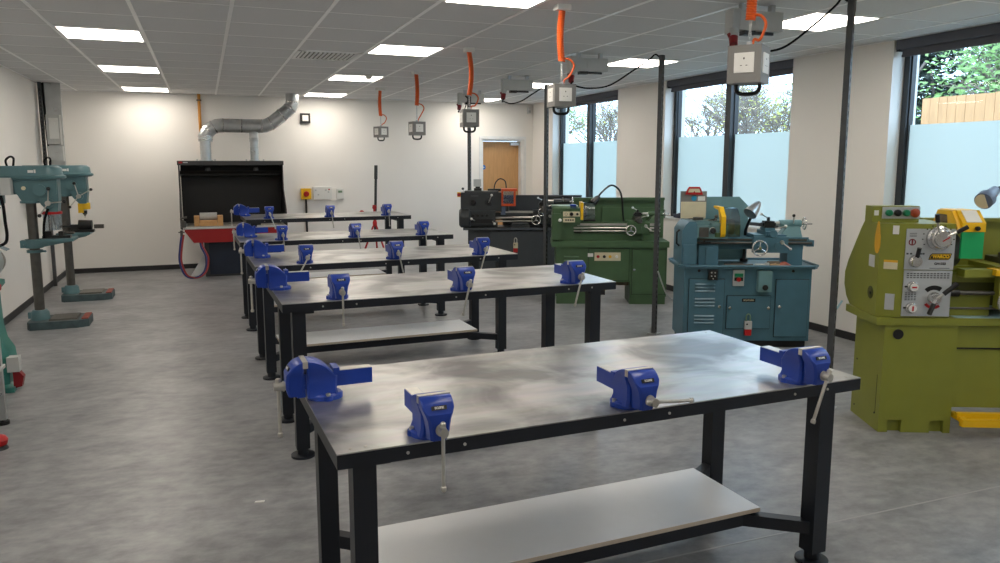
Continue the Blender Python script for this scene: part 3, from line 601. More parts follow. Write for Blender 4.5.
m = MB(); m.box((.1, .03, .95), (.37, .33, 1.06), 0, .01); m.box((.1, .0, .96), (.19, .06, 1.06), 0, .004); m.box((.22, .02, 1.06), (.36, .3, 1.085), 0, .008); m.box((.11, .08, 1.06), (.34, .28, 1.10), 0, .012); h = m.build('headstock', tp, t)
m = MB(); m.box((.115, -.006, .965), (.195, .001, 1.05)); m.build('gearbox_plate', M['dsteel'], h)
m = MB(); m.cyl((.155, -.006, .93), (.155, -.03, .93), .008); m.box((.1, -.03, .915), (.21, -.02, .93), 0, .003); m.build('selector_bar', M['black'], h)
m = MB(); m.rings([(0, .026), (.8, .024), (1, .016)], (.235, .03, 1.02), (.235, -.01, 1.02)); m.build('speed_dial', M['black'], h)
m = MB(); m.tube([(.235+.026*math.cos(k*.5), .027, 1.02+.026*math.sin(k*.5)) for k in range(12)], .003, 5, closed=True); m.build('dial_ring', M['white'], h)
MB().box((.255, .02, .965), (.34, .032, 1.0), 0, .003).build('dark_plate', M['green'], h)
m = MB(); m.cyl((.14, .17, 1.1), (.14, .17, 1.125), .045, n=24); m.cyl((.22, .12, 1.085), (.29, .12, 1.10), .02); m.tube([(.25, .1, 1.09), (.27, .06, 1.14)], .006); m.ball((.27, .06, 1.14), .016); m.build('back_gear', M['dsteel'], h)
m = MB(); m.rings([(0, .03), (.1, .07), (.9, .07), (1, .05)], (.37, .17, 1.04), (.45, .17, 1.04), 24); m.build('chuck', M['dsteel'], t)
gd = MB(); gd.prism([(.0, .99), (.02, .965), (.06, .965), (.06, 1.10), (.12, 1.19), (.29, 1.205), (.29, 1.22), (.1, 1.22), (.0, 1.14)], 'x', .30, .34, 0, .004); gd = gd.build('guard_bracket', M['yellow'], t)
m = MB(); m.prism([(.0, .97), (-.01, 1.05), (.01, 1.14), (.1, 1.205), (.29, 1.21), (.29, 1.205), (.1, 1.2), (.016, 1.137), (-.004, 1.05), (.006, .97)], 'x', .34, .462, 0); m.prism([(.0, .97), (-.01, 1.05), (.01, 1.14), (.1, 1.205), (.29, 1.21), (.29, .99)], 'x', .458, .462); m.build('guard_shield', M['clearp'], gd)
carriage(t, tm, .735, .957, .04, .28, .83, 1.05, dark='lteal')
tailstock(t, tp, .93, .957, .17, .92)
m = MB(); m.prism([(.25, .72), (.64, .72), (.64, 1.21), (.555, 1.295), (.25, 1.295)], 'y', .40, .416, 0, .003); m.build('splash_back', tp, t)
m = MB(); m.cyl((.60, .34, .715), (.60, .34, .74), .035); m.tube([(.60, .34, .73), (.60, .33, .95), (.60, .3, 1.02), (.635, .24, 1.16)], .013, 10, 0, 4); lm = m.build('lamp_arm', M['black'], t)
m = MB(); m.rings([(0, .016), (.15, .03), (.55, .05), (1, .062), (.97, .056)], (.68, .22, 1.255), (.585, .16, 1.155), 20); m.build('lamp_shade', M['galv'], lm)
# tray clutter
cl = [('chuck_key', 'dark chuck key lying on the teal lathe tray', [((.42, .07, .7245), (.52, .09, .7245), .012), ((.44, .03, .7245), (.44, .12, .7245), .007)], 'dsteel'),
      ('boring_bar', 'dark steel tool bar lying in the teal lathe tray', [((.34, .01, .7255), (.58, -.015, .7255), .013)], 'dsteel'),
      ('spanner', 'bare steel spanner lying at the front of the teal lathe tray', [((.60, -.005, .7305), (.70, .0, .7305), .008), ((.69, 0, .7305), (.72, .002, .7305), .018)], 'bare'),
      ('turning_offcut', 'tan turned offcut lying on the teal lathe tray', [((.72, .03, .735), (.82, .045, .735), .022)], 'lug'),
      ('paint_brush', 'brush with pale handle lying on the teal lathe tray', [((.73, -.01, .7255), (.78, -.01, .73), .012), ((.78, -.01, .73), (.81, -.008, .728), .008)], 'wood'),
      ('red_rag', 'crumpled red rag lying at the right of the teal lathe tray', None, 'rbrown')]
for n, lb, seg, mm in cl:
    m = MB(Matrix.Translation((3.837, 5.519, 0)) @ Matrix.Rotation(R(-23), 4, 'Z'))
    if seg:
        for a, b, r in seg: m.cyl(a, b, r, n=10, bev=r*.2)
    else:
        rr = random.Random(4)
        m.loft([[(.86+.05*math.cos(k*.52)*s*(.7+.5*rr.random()), .03+.04*math.sin(k*.52)*s*(.7+.5*rr.random()), z) for k in range(12)] for s, z in ((1, .713), (1.1, .722), (.8, .742), (.35, .752))])
    tag(m.build(n, M[mm]), lb, 'tool' if seg else 'rag')
# goggle card on the headstock
def local(o, rz, u, v, z):
    a = R(rz); return (o[0]+u*math.cos(a)-v*math.sin(a), o[1]+u*math.sin(a)+v*math.cos(a), z)
s = thing('safety_sign', 'grey safety notice board with red goggles on top, standing behind teal lathe headstock', 'sign', local((3.837, 5.519), -23, .142, .378, 1.10), -23)
MB().box((-.12, 0, .05), (.115, .012, .245), 0, .004).build('sign_board', M['sboard'], s)
MB().box((-.115, -.004, -.0), (.11, 0.0, .15), 0, .001).build('paper_notice', M['cream'], s)
m = MB(); m.box((-.112, .001, -.34), (-.1, .011, .06)); m.box((.09, .001, -.34), (.102, .011, .06)); m.build('sign_post', M['grey'], s)
m = MB(); m.cyl((.0, -.0, .18), (.0, -.004, .18), .024, n=24); m.build('round_symbol', M['tealsign'], s)
MB().box((.035, -.003, .16), (.1, .0, .2)).build('sign_label', M['white'], s)
m = MB(); m.prism([(-.08, .215), (.075, .215), (.06, .26), (.045, .285), (-.05, .285), (-.065, .26)], 'y', -.02, -.002, 0, .006); gg = m.build('goggles', M['red'], s)
m = MB(); m.prism([(-.058, .235), (-.012, .235), (-.003, .25), (.006, .235), (.052, .235), (.04, .268), (-.046, .268)], 'y', -.024, -.018); m.build('goggle_lens', M['cream'], gg)
c = MB()
c.loft([[(5.465+.06*math.cos(k*.42)*s, 7.9+.2*math.sin(k*.42)*s*(1+.15*math.sin(3*k)), z) for k in range(15)] for s, z in ((1, .9235), (1.02, .935), (.85, .965), (.5, .985), (.2, .99))])
tag(c.build('folded_cloth', M['cloth']), 'dark navy cloth lying on the window sill behind the teal lathe', 'cloth')
# --- lime lathe nearest the camera
t = LL = thing('lime_lathe', 'large lime-green lathe at the right edge, nearest lathe to the camera', 'lathe', (3.693, 3.285, 0), -24)
lm_, ld = M['lime'], M['lime_shaded']
m = MB()
m.box((0, 0, .075), (.42, .40, .655), 0, .004); m.box((0, .03, 0), (.42, .40, .075))
for a, b in ((0, .055), (.135, .30), (.38, .42)): m.box((a, 0, 0), (b, .03, .075), 0)
m.box((1.42, 0, .0), (1.84, .40, .655), 0, .004)
m.box((.42, .035, .15), (1.42, .38, .505), 0, .003); m.box((.42, .02, .52), (1.42, .38, .645), 0, .003)
m.build('cabinet', lm_, t)
m = MB(); m.box((-.055, -.012, .655), (1.9, .44, .70), 0, .006); m.box((-.03, .015, .70), (1.87, .42, .7005)); m.build('chip_tray', lm_, t)
m = MB(); m.box((.4, -.0, .7002), (1.4, .40, .704)); m.build('tray_liner', M['cyan'], t)
m = MB(); m.cyl((.078, .0, .60), (.078, -.006, .60), .03, n=24); m.build('rubber_bung', M['black'], t)
m = MB(); m.box((-.0015, .05, .1), (0.0005, .053, .34)); m.box((.43, .033, .507), (1.42, .036, .518)); m.cyl((0, .06, .1), (-.003, .06, .1), .006, n=8); m.cyl((0, .35, .36), (-.003, .35, .36), .006, n=8); m.cyl((0, .35, .06), (-.003, .35, .06), .006, n=8); m.build('panel_seams', M['black'], t)
m = MB(); m.box((.43, -.11, .075), (1.40, -.075, .118), 0, .004); m.box((.43, -.05, .10), (1.40, -.02, .14), 0, .004)
for u in (.44, 1.36): m.box((u, -.09, .09), (u+.03, .06, .12), 0, .003)
m.build('brake_treadle', M['yellow'], t)
m = MB(); m.box((.085, .004, .703), (.36, .37, 1.25), 0, .008); m.prism([(.085, .0), (.085, .05), (-.04, .05), (-.04, .04), (.03, .0)], 'z', .703, 1.25, 0, .004); h = m.build('headstock', lm_, t)
m = MB(); m.prism([(.04, .703), (.41, .703), (.475, .75), (.515, .82), (.515, .90), (.475, .98), (.40, 1.08), (.31, 1.20), (.265, 1.25), (.04, 1.25)], 'x', -.045, .06, 0, .018, seg=3); gc = m.build('gear_cover', lm_, t, ang=25)
m = MB(); c0 = (.07, 1.165); m.prism([(c0[0]+math.cos(k*.314)*.034*(1.0-.35*math.sin(k*.314)), c0[1]+math.sin(k*.314)*.095) for k in range(20)], 'x', -.0475, -.044); m.build('amber_sticker', M['ylabel'], gc)
MB().box((-.0475, .09, .985), (-.044, .165, 1.055), 0).build('rating_plate', M['grey'], gc)
m = MB(); m.rings([(0, .038), (.5, .038), (.6, .03), (1, .03)], (-.044, .12, .83), (-.05, .12, .83), 24); o = m.build('lock_recess', ld, gc)
m = MB(); m.cyl((-.05, .105, .83), (-.056, .105, .83), .009, n=10); m.build('cover_lock', M['black'], o)
rot = Matrix.Rotation(R(-30), 4, 'Z'); FR = Matrix.Translation((-.005, .022, 0)) @ rot
m = MB(FR); m.box((.02, -.0045, 1.19), (.052, .004, 1.24)); m.build('white_label', M['white'], h)
m = MB(FR); m.box((-.016, -.0045, .985), (.056, .004, 1.025), 0); m.box((-.016, -.0046, 1.025), (.056, .004, 1.038), 1); m.build('warning_label', [M['cream'], M['ylabel']], h)
m = MB(FR); m.box((.003, -.0045, .745), (.052, .004, .84), 0, .001); m.build('serial_plate', M['silver'], h)
p = MB(); p.box((.083, -.006, .985), (.359, .004, 1.222), 0, .002); p.box((.085, -.006, .710), (.357, .004, .980), 0, .002); p = p.build('control_panel', M['silver'], h)
m = MB(); m.rings([(0, .07), (.35, .07), (.45, .06), (.7, .055), (.75, .046), (1, .044)], (.262, -.006, 1.15), (.262, -.065, 1.15), 28); d = m.build('speed_dial', M['chrome'], p); d.location = (0, 0, .02)
m = MB(); m.tube([(.262, -.035, 1.15), (.235, -.05, 1.215), (.225, -.06, 1.25)], .008, 8); m.tube([(.262, -.05, 1.15), (.32, -.075, 1.185), (.34, -.08, 1.2)], .007, 8); m.build('speed_levers', M['bare'], d)
MB().cyl((.226, -.058, 1.245), (.216, -.065, 1.29), .0125, bev=.003).build('lever_grip', M['black'], d); MB().cyl((.325, -.076, 1.188), (.378, -.088, 1.222), .0125, bev=.003).build('lever_grip', M['black'], d)
m = MB(); m.box((.255, -.0665, 1.145), (.30, -.0645, 1.151), 0, rot=Matrix.Rotation(R(-32), 3, 'Y')); m.build('pointer', M['red'], d)
m = MB()
for k in range(11):
    a = R(-30+k*24); m.box((.262+.088*math.cos(a)-.004, -.0072, 1.15+.075*math.sin(a)-.003), (.262+.088*math.cos(a)+.004, -.0058, 1.15+.075*math.sin(a)+.003))
m.build('speed_marks', M['black'], p).location = (0, 0, .02)
m = MB(); m.rings([(0, .037), (.5, .036), (.7, .030), (1, .028)], (.14, -.006, 1.035), (.14, -.04, 1.035), 24); d = m.build('range_dial', M['chrome'], p)
m = MB(); m.cyl((.14, -.03, 1.06), (.142, -.045, 1.115), .012, bev=.003); m.build('range_lever', M['black'], d)
m = MB()
for u in (.095, .115, .17, .185): m.box((u-.006, -.0072, 1.073), (u+.006, -.0058, 1.083))
for z in (1.195, 1.185, 1.178): m.box((.1, -.0072, z), (.14, -.0058, z+.003))
m.build('range_marks', M['strut'], p)
m = MB(); m.tube([(.117+.018*math.cos(k*.52), -.008, 1.145+.017*math.sin(k*.52)) for k in range(12)], .003, 5, closed=True); m.box((.113, -.0078, 1.13), (.121, -.006, 1.16)); m.build('rotation_symbol', M['dred'], p)
b = MB(); b.prism([(.215, 1.025), (.325, 1.025), (.338, 1.036), (.345, 1.063), (.235, 1.063), (.222, 1.052)], 'y', -.0085, -.006, 0, .001); b.prism([(.220, 1.029), (.323, 1.029), (.333, 1.038), (.339, 1.059), (.237, 1.059), (.227, 1.05)], 'y', -.0092, -.0084, 1); b.prism([(.223, 1.0315), (.321, 1.0315), (.331, 1.0395), (.336, 1.0565), (.239, 1.0565), (.230, 1.0485)], 'y', -.0098, -.009, 0)
b = b.build('maker_badge', [M['black'], M['yellow']], p); b.location = (0, 0, .018); text('WARCO', .0245, M['yellow'], b, (.281, -.0102, 1.0442), FRONT, bold=.0012, shear=.15)
text('GH1322', .019, M['black'], p, (.283, -.0066, 1.02), FRONT, 'model_lettering', bold=.0006)
MB().box((.225, -.0068, .9925), (.338, -.0058, .9955)).build('small_print', M['strut'], p)
m = MB()
for r_ in range(3):
    for c_ in range(13): m.box((.10+c_*.019, -.0068, .935+r_*.012), (.113+c_*.019, -.0058, .941+r_*.012))
m.build('thread_chart', M['strut'], p); m = MB()
for r_ in range(5):
    for c_ in range(4): m.box((.098+c_*.017, -.0068, .805+r_*.010), (.11+c_*.017, -.0058, .810+r_*.010))
m.build('feed_chart', M['strut'], p)
for z, rr_ in ((.885, 90), (.76, 0)):
    m = MB(); m.rings([(0, .032), (.5, .031), (.6, .026), (1, .025)], (.135, -.006, z), (.135, -.035, z), 24); d = m.build('feed_dial', M['chrome'], p)
    m = MB(); m.cyl((.135, -.035, z), (.135, -.037, z), .0225, n=20); d2 = m.build('dial_face', M['white'], d)
    m = MB(); m.box((.13, -.0385, z-.014), (.14, -.0365, z+.014), rot=Matrix.Rotation(R(rr_), 3, 'Y')); m.build('dial_mark', M['red'], d)
    MB().cyl((.098, -.006, z), (.098, -.009, z), .006, n=10).build('index_dot', M['black'], p)
def arc(c, r0, r1, a0, a1, mm, nm):
    m = MB(); n = 10; rr = []
    for k in range(n+1):
        a = R(a0+(a1-a0)*k/n); rr.append([(c[0]+r0*math.cos(a), -.0075, c[1]+r0*math.sin(a)), (c[0]+r1*math.cos(a), -.0075, c[1]+r1*math.sin(a)), (c[0]+r1*math.cos(a), -.0055, c[1]+r1*math.sin(a)), (c[0]+r0*math.cos(a), -.0055, c[1]+r0*math.sin(a))])
    m.loft(rr); m.build(nm, mm, p)
arc((.262, .815), .052, .078, 55, 135, M['black'], 'black_scale'); arc((.262, .815), .045, .062, 215, 310, M['red'], 'red_scale')
m = MB(); m.rings([(0, .036), (.6, .034), (1, .026)], (.262, -.006, .82), (.262, -.045, .82), 24); d = m.build('feed_selector', M['chrome'], p)
m = MB(); m.tube([(.262, -.04, .82), (.30, -.06, .86)], .008); m.tube([(.262, -.035, .82), (.235, -.055, .785)], .008); m.build('selector_arms', M['bare'], d)
MB().cyl((.292, -.055, .85), (.355, -.075, .915), .0135, bev=.004).build('selector_grip', M['black'], d); m = MB(); m.cyl((.243, -.05, .79), (.212, -.07, .735), .0135, bev=.004); m.build('selector_grip', M['black'], d)
s = MB(); s.box((-.06, .13, 1.25), (.21, .23, 1.345), 0, .006); s = s.build('switch_box', lm_, t)
b = MB().box((-.005, .124, 1.272), (.212, .132, 1.34), 0, .004).build('switch_panel', M['silver'], s)
for u, c in ((.03, 'dgreen'), (.08, 'black'), (.13, 'dgreen'), (.178, 'rbrown')):
    m = MB(); m.rings([(0, .02 if c != 'rbrown' else .025), (.7, .02 if c != 'rbrown' else .027), (1, .014)], (u, .125, 1.306), (u, .10, 1.306), 18); m.build('push_button', M[c], b)
MB().box((-.05, .127, 1.29), (-.025, .131, 1.32)).build('switch_label', M['white'], s)
# guard
m = MB(); m.prism([(-.02, 1.185), (-.02, 1.235), (.06, 1.305), (.24, 1.305), (.30, 1.2), (.30, 1.185)], 'x', .385, .515, 0, .004); m.prism([(-.015, 1.19), (.02, 1.25), (.07, 1.30), (.23, 1.30), (.29, 1.19)], 'x', .365, .386, 0); gd = m.build('guard_hood', M['yellow'], t)
m = MB(); m.prism([(.10, 1.2), (.12, 1.275), (.21, 1.275), (.25, 1.2)], 'x', .363, .366); m.build('hood_opening', M['lug'], gd)
m = MB(); m.box((.388, -.016, 1.03), (.512, .0, 1.188), 0, .003); m.cyl((.45, -.016, 1.15), (.45, -.018, 1.15), .004, n=8); m.build('guard_panel', M['bgreen'], gd); gd.location = (0, 0, .022)
MB().box((-.042, -.0535, -.002), (.042, .04, .003)).build('guard_window', M['white'], gd, (.45, .022, 1.2755), (R(41.2), 0, 0))
m = MB(); m.rings([(0, .012), (.6, .014), (1, .009)], (.465, -.02, 1.205), (.465, -.045, 1.205)); m.build('guard_knob', M['black'], gd)
m = MB(); m.rings([(0, .05), (.1, .10), (.9, .10), (1, .06)], (.36, .2, 1.08), (.47, .2, 1.08), 28); m.build('chuck', M['dsteel'], t)
m = MB(); m.box((.36, .08, .90), (1.72, .32, .955), 0, .006); m.box((.40, .09, .955), (1.7, .115, .975)); m.box((.40, .27, .955), (1.7, .30, .975)); m.box((.43, .0, .94), (.60, .09, .985), 0, .004); m.build('bed', lm_, t)
for u0, u1 in ((.36, .62), (1.4, 1.7)): MB().box((u0, .06, .704), (u1, .34, .84), 0, .01).build('bed_foot', lm_, t)
m = MB(); m.box((.36, .1, .76), (1.72, .3, .90), 0, .004); m.build('bed_web', ld, t)  # lower bed coloured darker to stand in for the shade under the bed
m = MB(); m.cyl((.36, .03, .845), (1.6, .03, .845), .013); m.cyl((.36, .02, .755), (1.6, .02, .755), .007); m.build('lead_screw', M['dsteel'], t); MB().cyl((.36, .03, .845), (.42, .03, .845), .022).build('screw_collar', M['black'], t)
m = MB(); m.box((.36, .42, .70), (1.88, .44, 1.25), 0, .004); m.box((.36, .38, 1.235), (1.88, .44, 1.258), 0, .004); m.build('splash_back', lm_, t)
MB().box((.585, -.04, .955), (.82, .06, .99), 0, .004).build('saddle_cover', M['yellow'], t)
carriage(t, lm_, .78, .972, .0, .34, .76, 1.15, knobs='black')
tailstock(t, lm_, 1.45, .975, .2, 1.25)
m = MB(); m.cyl((.95, .41, 1.22), (.95, .41, 1.27), .03); m.tube([(.95, .41, 1.26), (.94, .36, 1.36), (.84, .25, 1.45), (.70, .15, 1.455), (.605, .10, 1.435)], .016, 10, 0, 5); la = m.build('lamp_arm', M['black'], t)
m = MB(); m.rings([(0, .014), (.08, .028), (.5, .036), (.7, .05), (1, .05)], (.63, .115, 1.445), (.515, .03, 1.38), 20); hd = m.build('lamp_head', M['lampb'], la)
m = MB(); m.rings([(0, .044), (1, .044)], (.516, .031, 1.3805), (.5135, .0285, 1.379), 20); m.build('lamp_lens', M['cream'], hd)
m = MB(); m.cyl((.60, .06, 1.415), (.57, .02, 1.39), .007); m.build('lamp_switch', M['red'], hd)

# --- charcoal lathe near the door
t = DL = thing('charcoal_lathe', 'charcoal-black old lathe with orange chuck guard in front of the wooden door', 'lathe', (3.09, 9.35, 0), -20)
cm, cg = M['char'], M['char2']
m = MB(); m.box((.07, .03, .0), (.17, .42, .74), 0, .006); m.box((.17, .06, .02), (.40, .42, .74), 0, .004); m.box((.36, .02, .0), (1.55, .44, .72), 0, .006); m.box((.0, -.02, .735), (1.58, .47, .765), 0, .006)
for u in (.66, .96, 1.26): m.box((u, .0185, .05), (u+.004, .0205, .70))
m.build('cabinet', cg, t)
m = MB(); m.box((-.03, .02, .97), (.50, .40, 1.215), 0, .035, seg=3); m.box((.02, .05, 1.2), (.46, .36, 1.235), 0, .012); m.box((.06, -.01, .80), (.42, .30, .985), 0, .012); h = m.build('headstock', cm, t)
m = MB(); m.rings([(0, .10), (.15, .125), (.85, .125), (1, .10)], (-.05, .05, .89), (.10, .05, .89), 28); m.box((-.045, .06, .79), (.08, .38, .99), 0, .03); m.build('gear_cover', cm, h)
m = MB()
for k in range(4): m.cyl((.13+k*.06, -.01, .925), (.13+k*.06, -.035, .925), .018, n=12)
m.box((.09, -.018, .83), (.39, -.009, .88)); m.build('gear_selector', M['black'], h)
m = MB(); m.box((.10, .012, 1.165), (.20, .021, 1.185)); m.build('maker_plate', M['strut'], h)
m = MB(); m.rings([(0, .04), (1, .03)], (.13, .02, 1.09), (.13, -.01, 1.09)); m.rings([(0, .04), (1, .03)], (.33, .02, 1.09), (.33, -.01, 1.09)); m.build('gear_dial', M['black'], h)
for a, dd, L in (((.33, -.01, 1.09), (.4, -.3, 1), .11), ((.15, -.02, .86), (-.5, -.5, .3), .06), ((.38, -.02, .85), (.3, -.7, -.3), .07), ((.02, .1, 1.21), (-.4, 0, 1), .06)):
    m = MB(); levers(m, a, dd, L, .006, .017); m.build('gear_lever', [M['bare'], M['white'] if L > .065 or a[0] == .15 else M['black']], h)
m = MB(); m.box((-.075, .05, 1.16), (-.03, .12, 1.22), 0, .006); b = m.build('stop_box', M['yellow'], h); MB().rings([(0, .02), (1, .024)], (-.052, .05, 1.19), (-.052, .02, 1.19)).build('stop_button', M['red'], b)
m = MB(); m.box((.14, .15, 1.23), (.24, .25, 1.27), 0, .006); m.box((.16, .19, 1.265), (.22, .20, 1.30)); b = m.build('sign_bracket', M['black'], h)
b = MB().box((.135, .17, 1.29), (.235, .18, 1.385), 0, .002).build('warning_notice', M['grey'], b)
m = MB(); m.tube([(.40, .25, 1.22), (.42, .25, 1.33), (.48, .25, 1.39), (.55, .25, 1.36), (.565, .25, 1.27)], .008, 8, 0, 5); m.box((.32, .2, 1.23), (.62, .3, 1.26), 0, .01); m.build('guard_pivot', M['black'], h)
m = MB(); m.rings([(0, .04), (.1, .09), (.9, .09), (1, .05)], (.50, .2, 1.03), (.60, .2, 1.03), 24); m.build('chuck', M['dsteel'], t)
m = MB(); m.box((.49, .05, .93), (.55, .12, 1.08), 0, .012); m.build('gap_cover', M['lampb'], t)
gd = MB(); a, b2, z0, z1 = .495, .68, 1.045, 1.265
for lo, hi in (((a, .0, z0), (a+.025, .03, z1)), ((b2-.025, .0, z0), (b2, .03, z1)), ((a, .0, z0), (b2, .03, z0+.03)), ((a, .0, z1-.03), (b2+.02, .28, z1)), ((a, .0, z0), (a+.012, .28, z1))): gd.box(lo, hi, 0, .004)
gd = gd.build('chuck_guard', M['orangeg'], t); MB().box((a+.025, .012, z0+.03), (b2-.025, .018, z1-.03)).build('guard_screen', M['clearp'], gd)
m = MB(); m.box((.52, .40, .765), (1.58, .42, 1.165), 0, .004); m.box((.52, .37, 1.15), (1.58, .42, 1.17), 0, .003); m.build('splash_back', cg, t)
m = MB(); m.box((.42, .1, .86), (1.5, .30, .95), 0, .005); m.box((.1, .08, .765), (.45, .32, .82), 0, .01); m.box((1.2, .08, .765), (1.48, .32, .87), 0, .01); m.build('bed', cm, t)
m = MB(); m.box((.52, .11, .95), (1.48, .135, .968)); m.box((.52, .26, .95), (1.48, .285, .968)); m.cyl((.4, .07, .89), (1.45, .07, .89), .014); m.cyl((.4, .06, .845), (1.45, .06, .845), .01); m.build('lead_screw', M['bare'], t)
carriage(t, cm, 1.04, .962, .06, .31, .82, .95)
m = MB(); m.wheel((1.02, .0, .965), (0, -1, 0), .045, .006, 3); m.build('cross_slide_wheel', M['chrome'], t)
tailstock(t, cm, 1.28, .962, .2, 1.05)
m = MB(); m.box((.62, .0, .765), (.86, .1, .80), 0, .01); m.tube([(.64, .02, .815), (.72, -.005, .82), (.84, .03, .815)], .012, 8, 0, 4); tr_ = m.build('tray_fittings', cm, t)

# tags and padlocks hung at the lathe fronts
def hasp(loc, rz, label, top, bot, shackle):
    t = thing('lockout_tag', label, 'lockout tag', loc, rz)
    m = MB(); m.box((-.03, -.015, .0), (.03, .015, .07), 0, .006); m.build('tag_body', M[top], t)
    m = MB(); m.box((-.028, -.014, -.055), (.028, .014, 0), 0, .005); m.build('tag_base', M[bot], t)
    m = MB(); m.tube([(-.016, 0, .065), (-.016, 0, .115), (0, 0, .132), (.016, 0, .115), (.016, 0, .065)], .006, 8, 0, 4); m.build('shackle', M[shackle], t)
    m = MB(); m.cyl((-.012, -.015, .045), (-.012, -.017, .045), .008, n=12); m.build('keyhole', M['black'], t)
hasp(local((3.837, 5.519), -23, .555, -.035, .17), -23, 'grey and red lockout padlock with a pale green shackle on the teal lathe cabinet', 'grey', 'red', 'green2')
hasp(local((3.09, 9.35), -20, .68, -.0, .50), -20, 'small white and red tag hanging on the charcoal lathe cabinet', 'cream', 'red', 'bare')
hasp(local((3.677, 7.78), -23, .53, -.035, .17), -23, 'yellow and black tag hanging under the green lathe', 'ylabel', 'black', 'black')

# ------------------------------------------------------------------ drill presses on the left wall
def drill(loc, label, second):
    t = thing('pillar_drill', label, 'drill press', loc, 0)
    dm = M['teal']
    m = MB(); m.prism([(-.09, -.15), (-.06, -.2), (.12, -.2), (.34, -.2), (.44, -.15), (.44, .15), (.34, .2), (-.06, .2), (-.09, .15)], 'z', 0, .075, 0, .012); m.loft([[(.09, -.15, .075), (.34, -.15, .075), (.34, .15, .075), (.09, .15, .075)], [(.10, -.14, .092), (.33, -.14, .092), (.33, .14, .092), (.10, .14, .092)]], 1)
    m.box((.375, -.15, .06), (.432, .15, .086), 2, .012); m.build('base', [M['tealw'], M['dsteel'], M['toe']], t)
    m = MB(); m.rings([(0, .085), (.75, .08), (1, .062)], (0, 0, .07), (0, 0, .17), 24); m.box((-.1, -.03, .09), (-.07, .03, .15), 0, .01); m.build('column_socket', dm, t)
    m = MB(); m.cyl((0, 0, .1), (0, 0, 1.3), .045, n=24); m.build('column', M['dsteel'], t)
    m = MB(); m.rings([(0, .07), (1, .07)], (0, 0, .735), (0, 0, .76), 24); m.cyl((.07, -.03, .748), (.1, -.05, .748), .01); m.build('clamp_collar', dm, t)
    m = MB(); m.rings([(0, .09), (1, .09)], (0, 0, 1.215), (0, 0, 1.235), 24); m.build('head_collar', dm, t)
    zt = .87 if not second else .80
    m = MB(); m.rings([(0, .075), (1, .075)], (0, 0, zt-.09), (0, 0, zt-.005), 24); m.prism([(.02, zt-.09), (.02, zt-.01), (.34 if not second else .25, zt-.01), (.34 if not second else .25, zt-.03), (.2, zt-.055)], 'y', -.09, .09, 0, .01); m.box((.08, -.16, zt-.025), (.36 if not second else .26, .16, zt), 0, .01)
    m.box((-.11, -.05, zt-.085), (-.05, .05, zt-.015), 0, .012); m.cyl((-.08, -.05, zt-.06), (-.08, -.09, zt-.06), .01); tb = m.build('work_table', dm, t)
    # head
    m = MB(); m.loft([[(-.06, -.075, 1.235), (.06, -.075, 1.235), (.06, .075, 1.235), (-.06, .075, 1.235)], [(-.10, -.1, 1.32), (.24, -.1, 1.3), (.24, .1, 1.3), (-.10, .1, 1.32)], [(-.12, -.105, 1.45), (.25, -.105, 1.45), (.25, .105, 1.45), (-.12, .105, 1.45)]], 0, .015)
    m.prism([(.06, 1.3), (.10, 1.2), (.16, 1.13), (.235, 1.13), (.25, 1.25), (.25, 1.42), (.06, 1.42)], 'y', -.085, .085, 0, .02)
    m.cyl((.10, -.1, 1.34), (.10, -.118, 1.34), .055, n=24); m.cyl((.165, -.085, 1.215), (.165, -.12, 1.215), .045, n=24); h = m.build('drill_head', dm, t)
    m = MB()
    def stadium(x0, x1, r, z): return [(x1+r*math.sin(a), -r*math.cos(a), z) for a in [math.pi*k/10 for k in range(11)]]+[(x0-r*.9*math.sin(a), r*math.cos(a), z) for a in [math.pi*k/10 for k in range(11)]]
    m.loft([stadium(-.30, .16, .135, 1.44), stadium(-.30, .17, .15, 1.455), stadium(-.30, .17, .15, 1.475), stadium(-.30, .16, .135, 1.485), stadium(-.30, .155, .13, 1.55), stadium(-.29, .14, .115, 1.57)]); pc = m.build('pulley_cover', dm, t, ang=50)
    m = MB(); m.box((.02, -.137, 1.505), (.065, -.13, 1.53)); m.box((.07, -.137, 1.503), (.085, -.13, 1.535)); m.build('cover_label', M['white'], pc)
    m = MB(); m.tube([(-.16, -.05, 1.565), (-.165, -.06, 1.62), (-.13, -.06, 1.655), (-.1, -.06, 1.64), (-.11, -.05, 1.57)], .01, 8, 0, 5); m.build('lead_loop', M['rubber'], pc)
    m = MB(); m.rings([(0, .075), (.08, .1), (.92, .1), (1, .06)], (-.31, 0, 1.20), (-.31, 0, 1.44), 24); m.box((-.22, -.05, 1.3), (-.1, .05, 1.42), 0, .01); m.build('motor', dm, t)
    m = MB(); m.cyl((.20, 0, 1.13), (.20, 0, 1.08), .035); m.cyl((.20, 0, 1.08), (.20, 0, 1.0), .026, .022); m.cyl((.20, 0, 1.0), (.20, 0, .96), .006); sp = m.build('spindle', M['bare'], t)
    if second:
        m = MB(); m.box((.14, -.06, 1.02), (.195, .06, 1.13), 0, .006); m.cyl((.20, -.0, 1.06), (.20, 0, 1.135), .062, n=24); m.build('chuck_guard', M['yellow'], t)
        m = MB(); m.rings([(0, .02), (.3, .026), (.7, .024), (1, .008)], (.20, 0, 1.06), (.20, 0, .985)); m.build('drill_chuck', M['black'], t)
    else:
        m = MB(); m.rings([(0, .09), (1, .09)], (.17, 0, 1.105), (.17, 0, 1.13), 24); m.build('guard_ring', M['red'], t)
        m = MB(); m.rings([(0, .08), (1, .08)], (.17, 0, .95), (.17, 0, 1.105), 20); m.build('chuck_guard', M['clearp'], t)
    m = MB()
    dirs = ((.85, -.1, .5), (-.6, -.1, -.75), (-.2, -.1, .9)) if second else ((-.55, -.1, -.85), (.95, -.1, .1), (.1, -.1, .9))
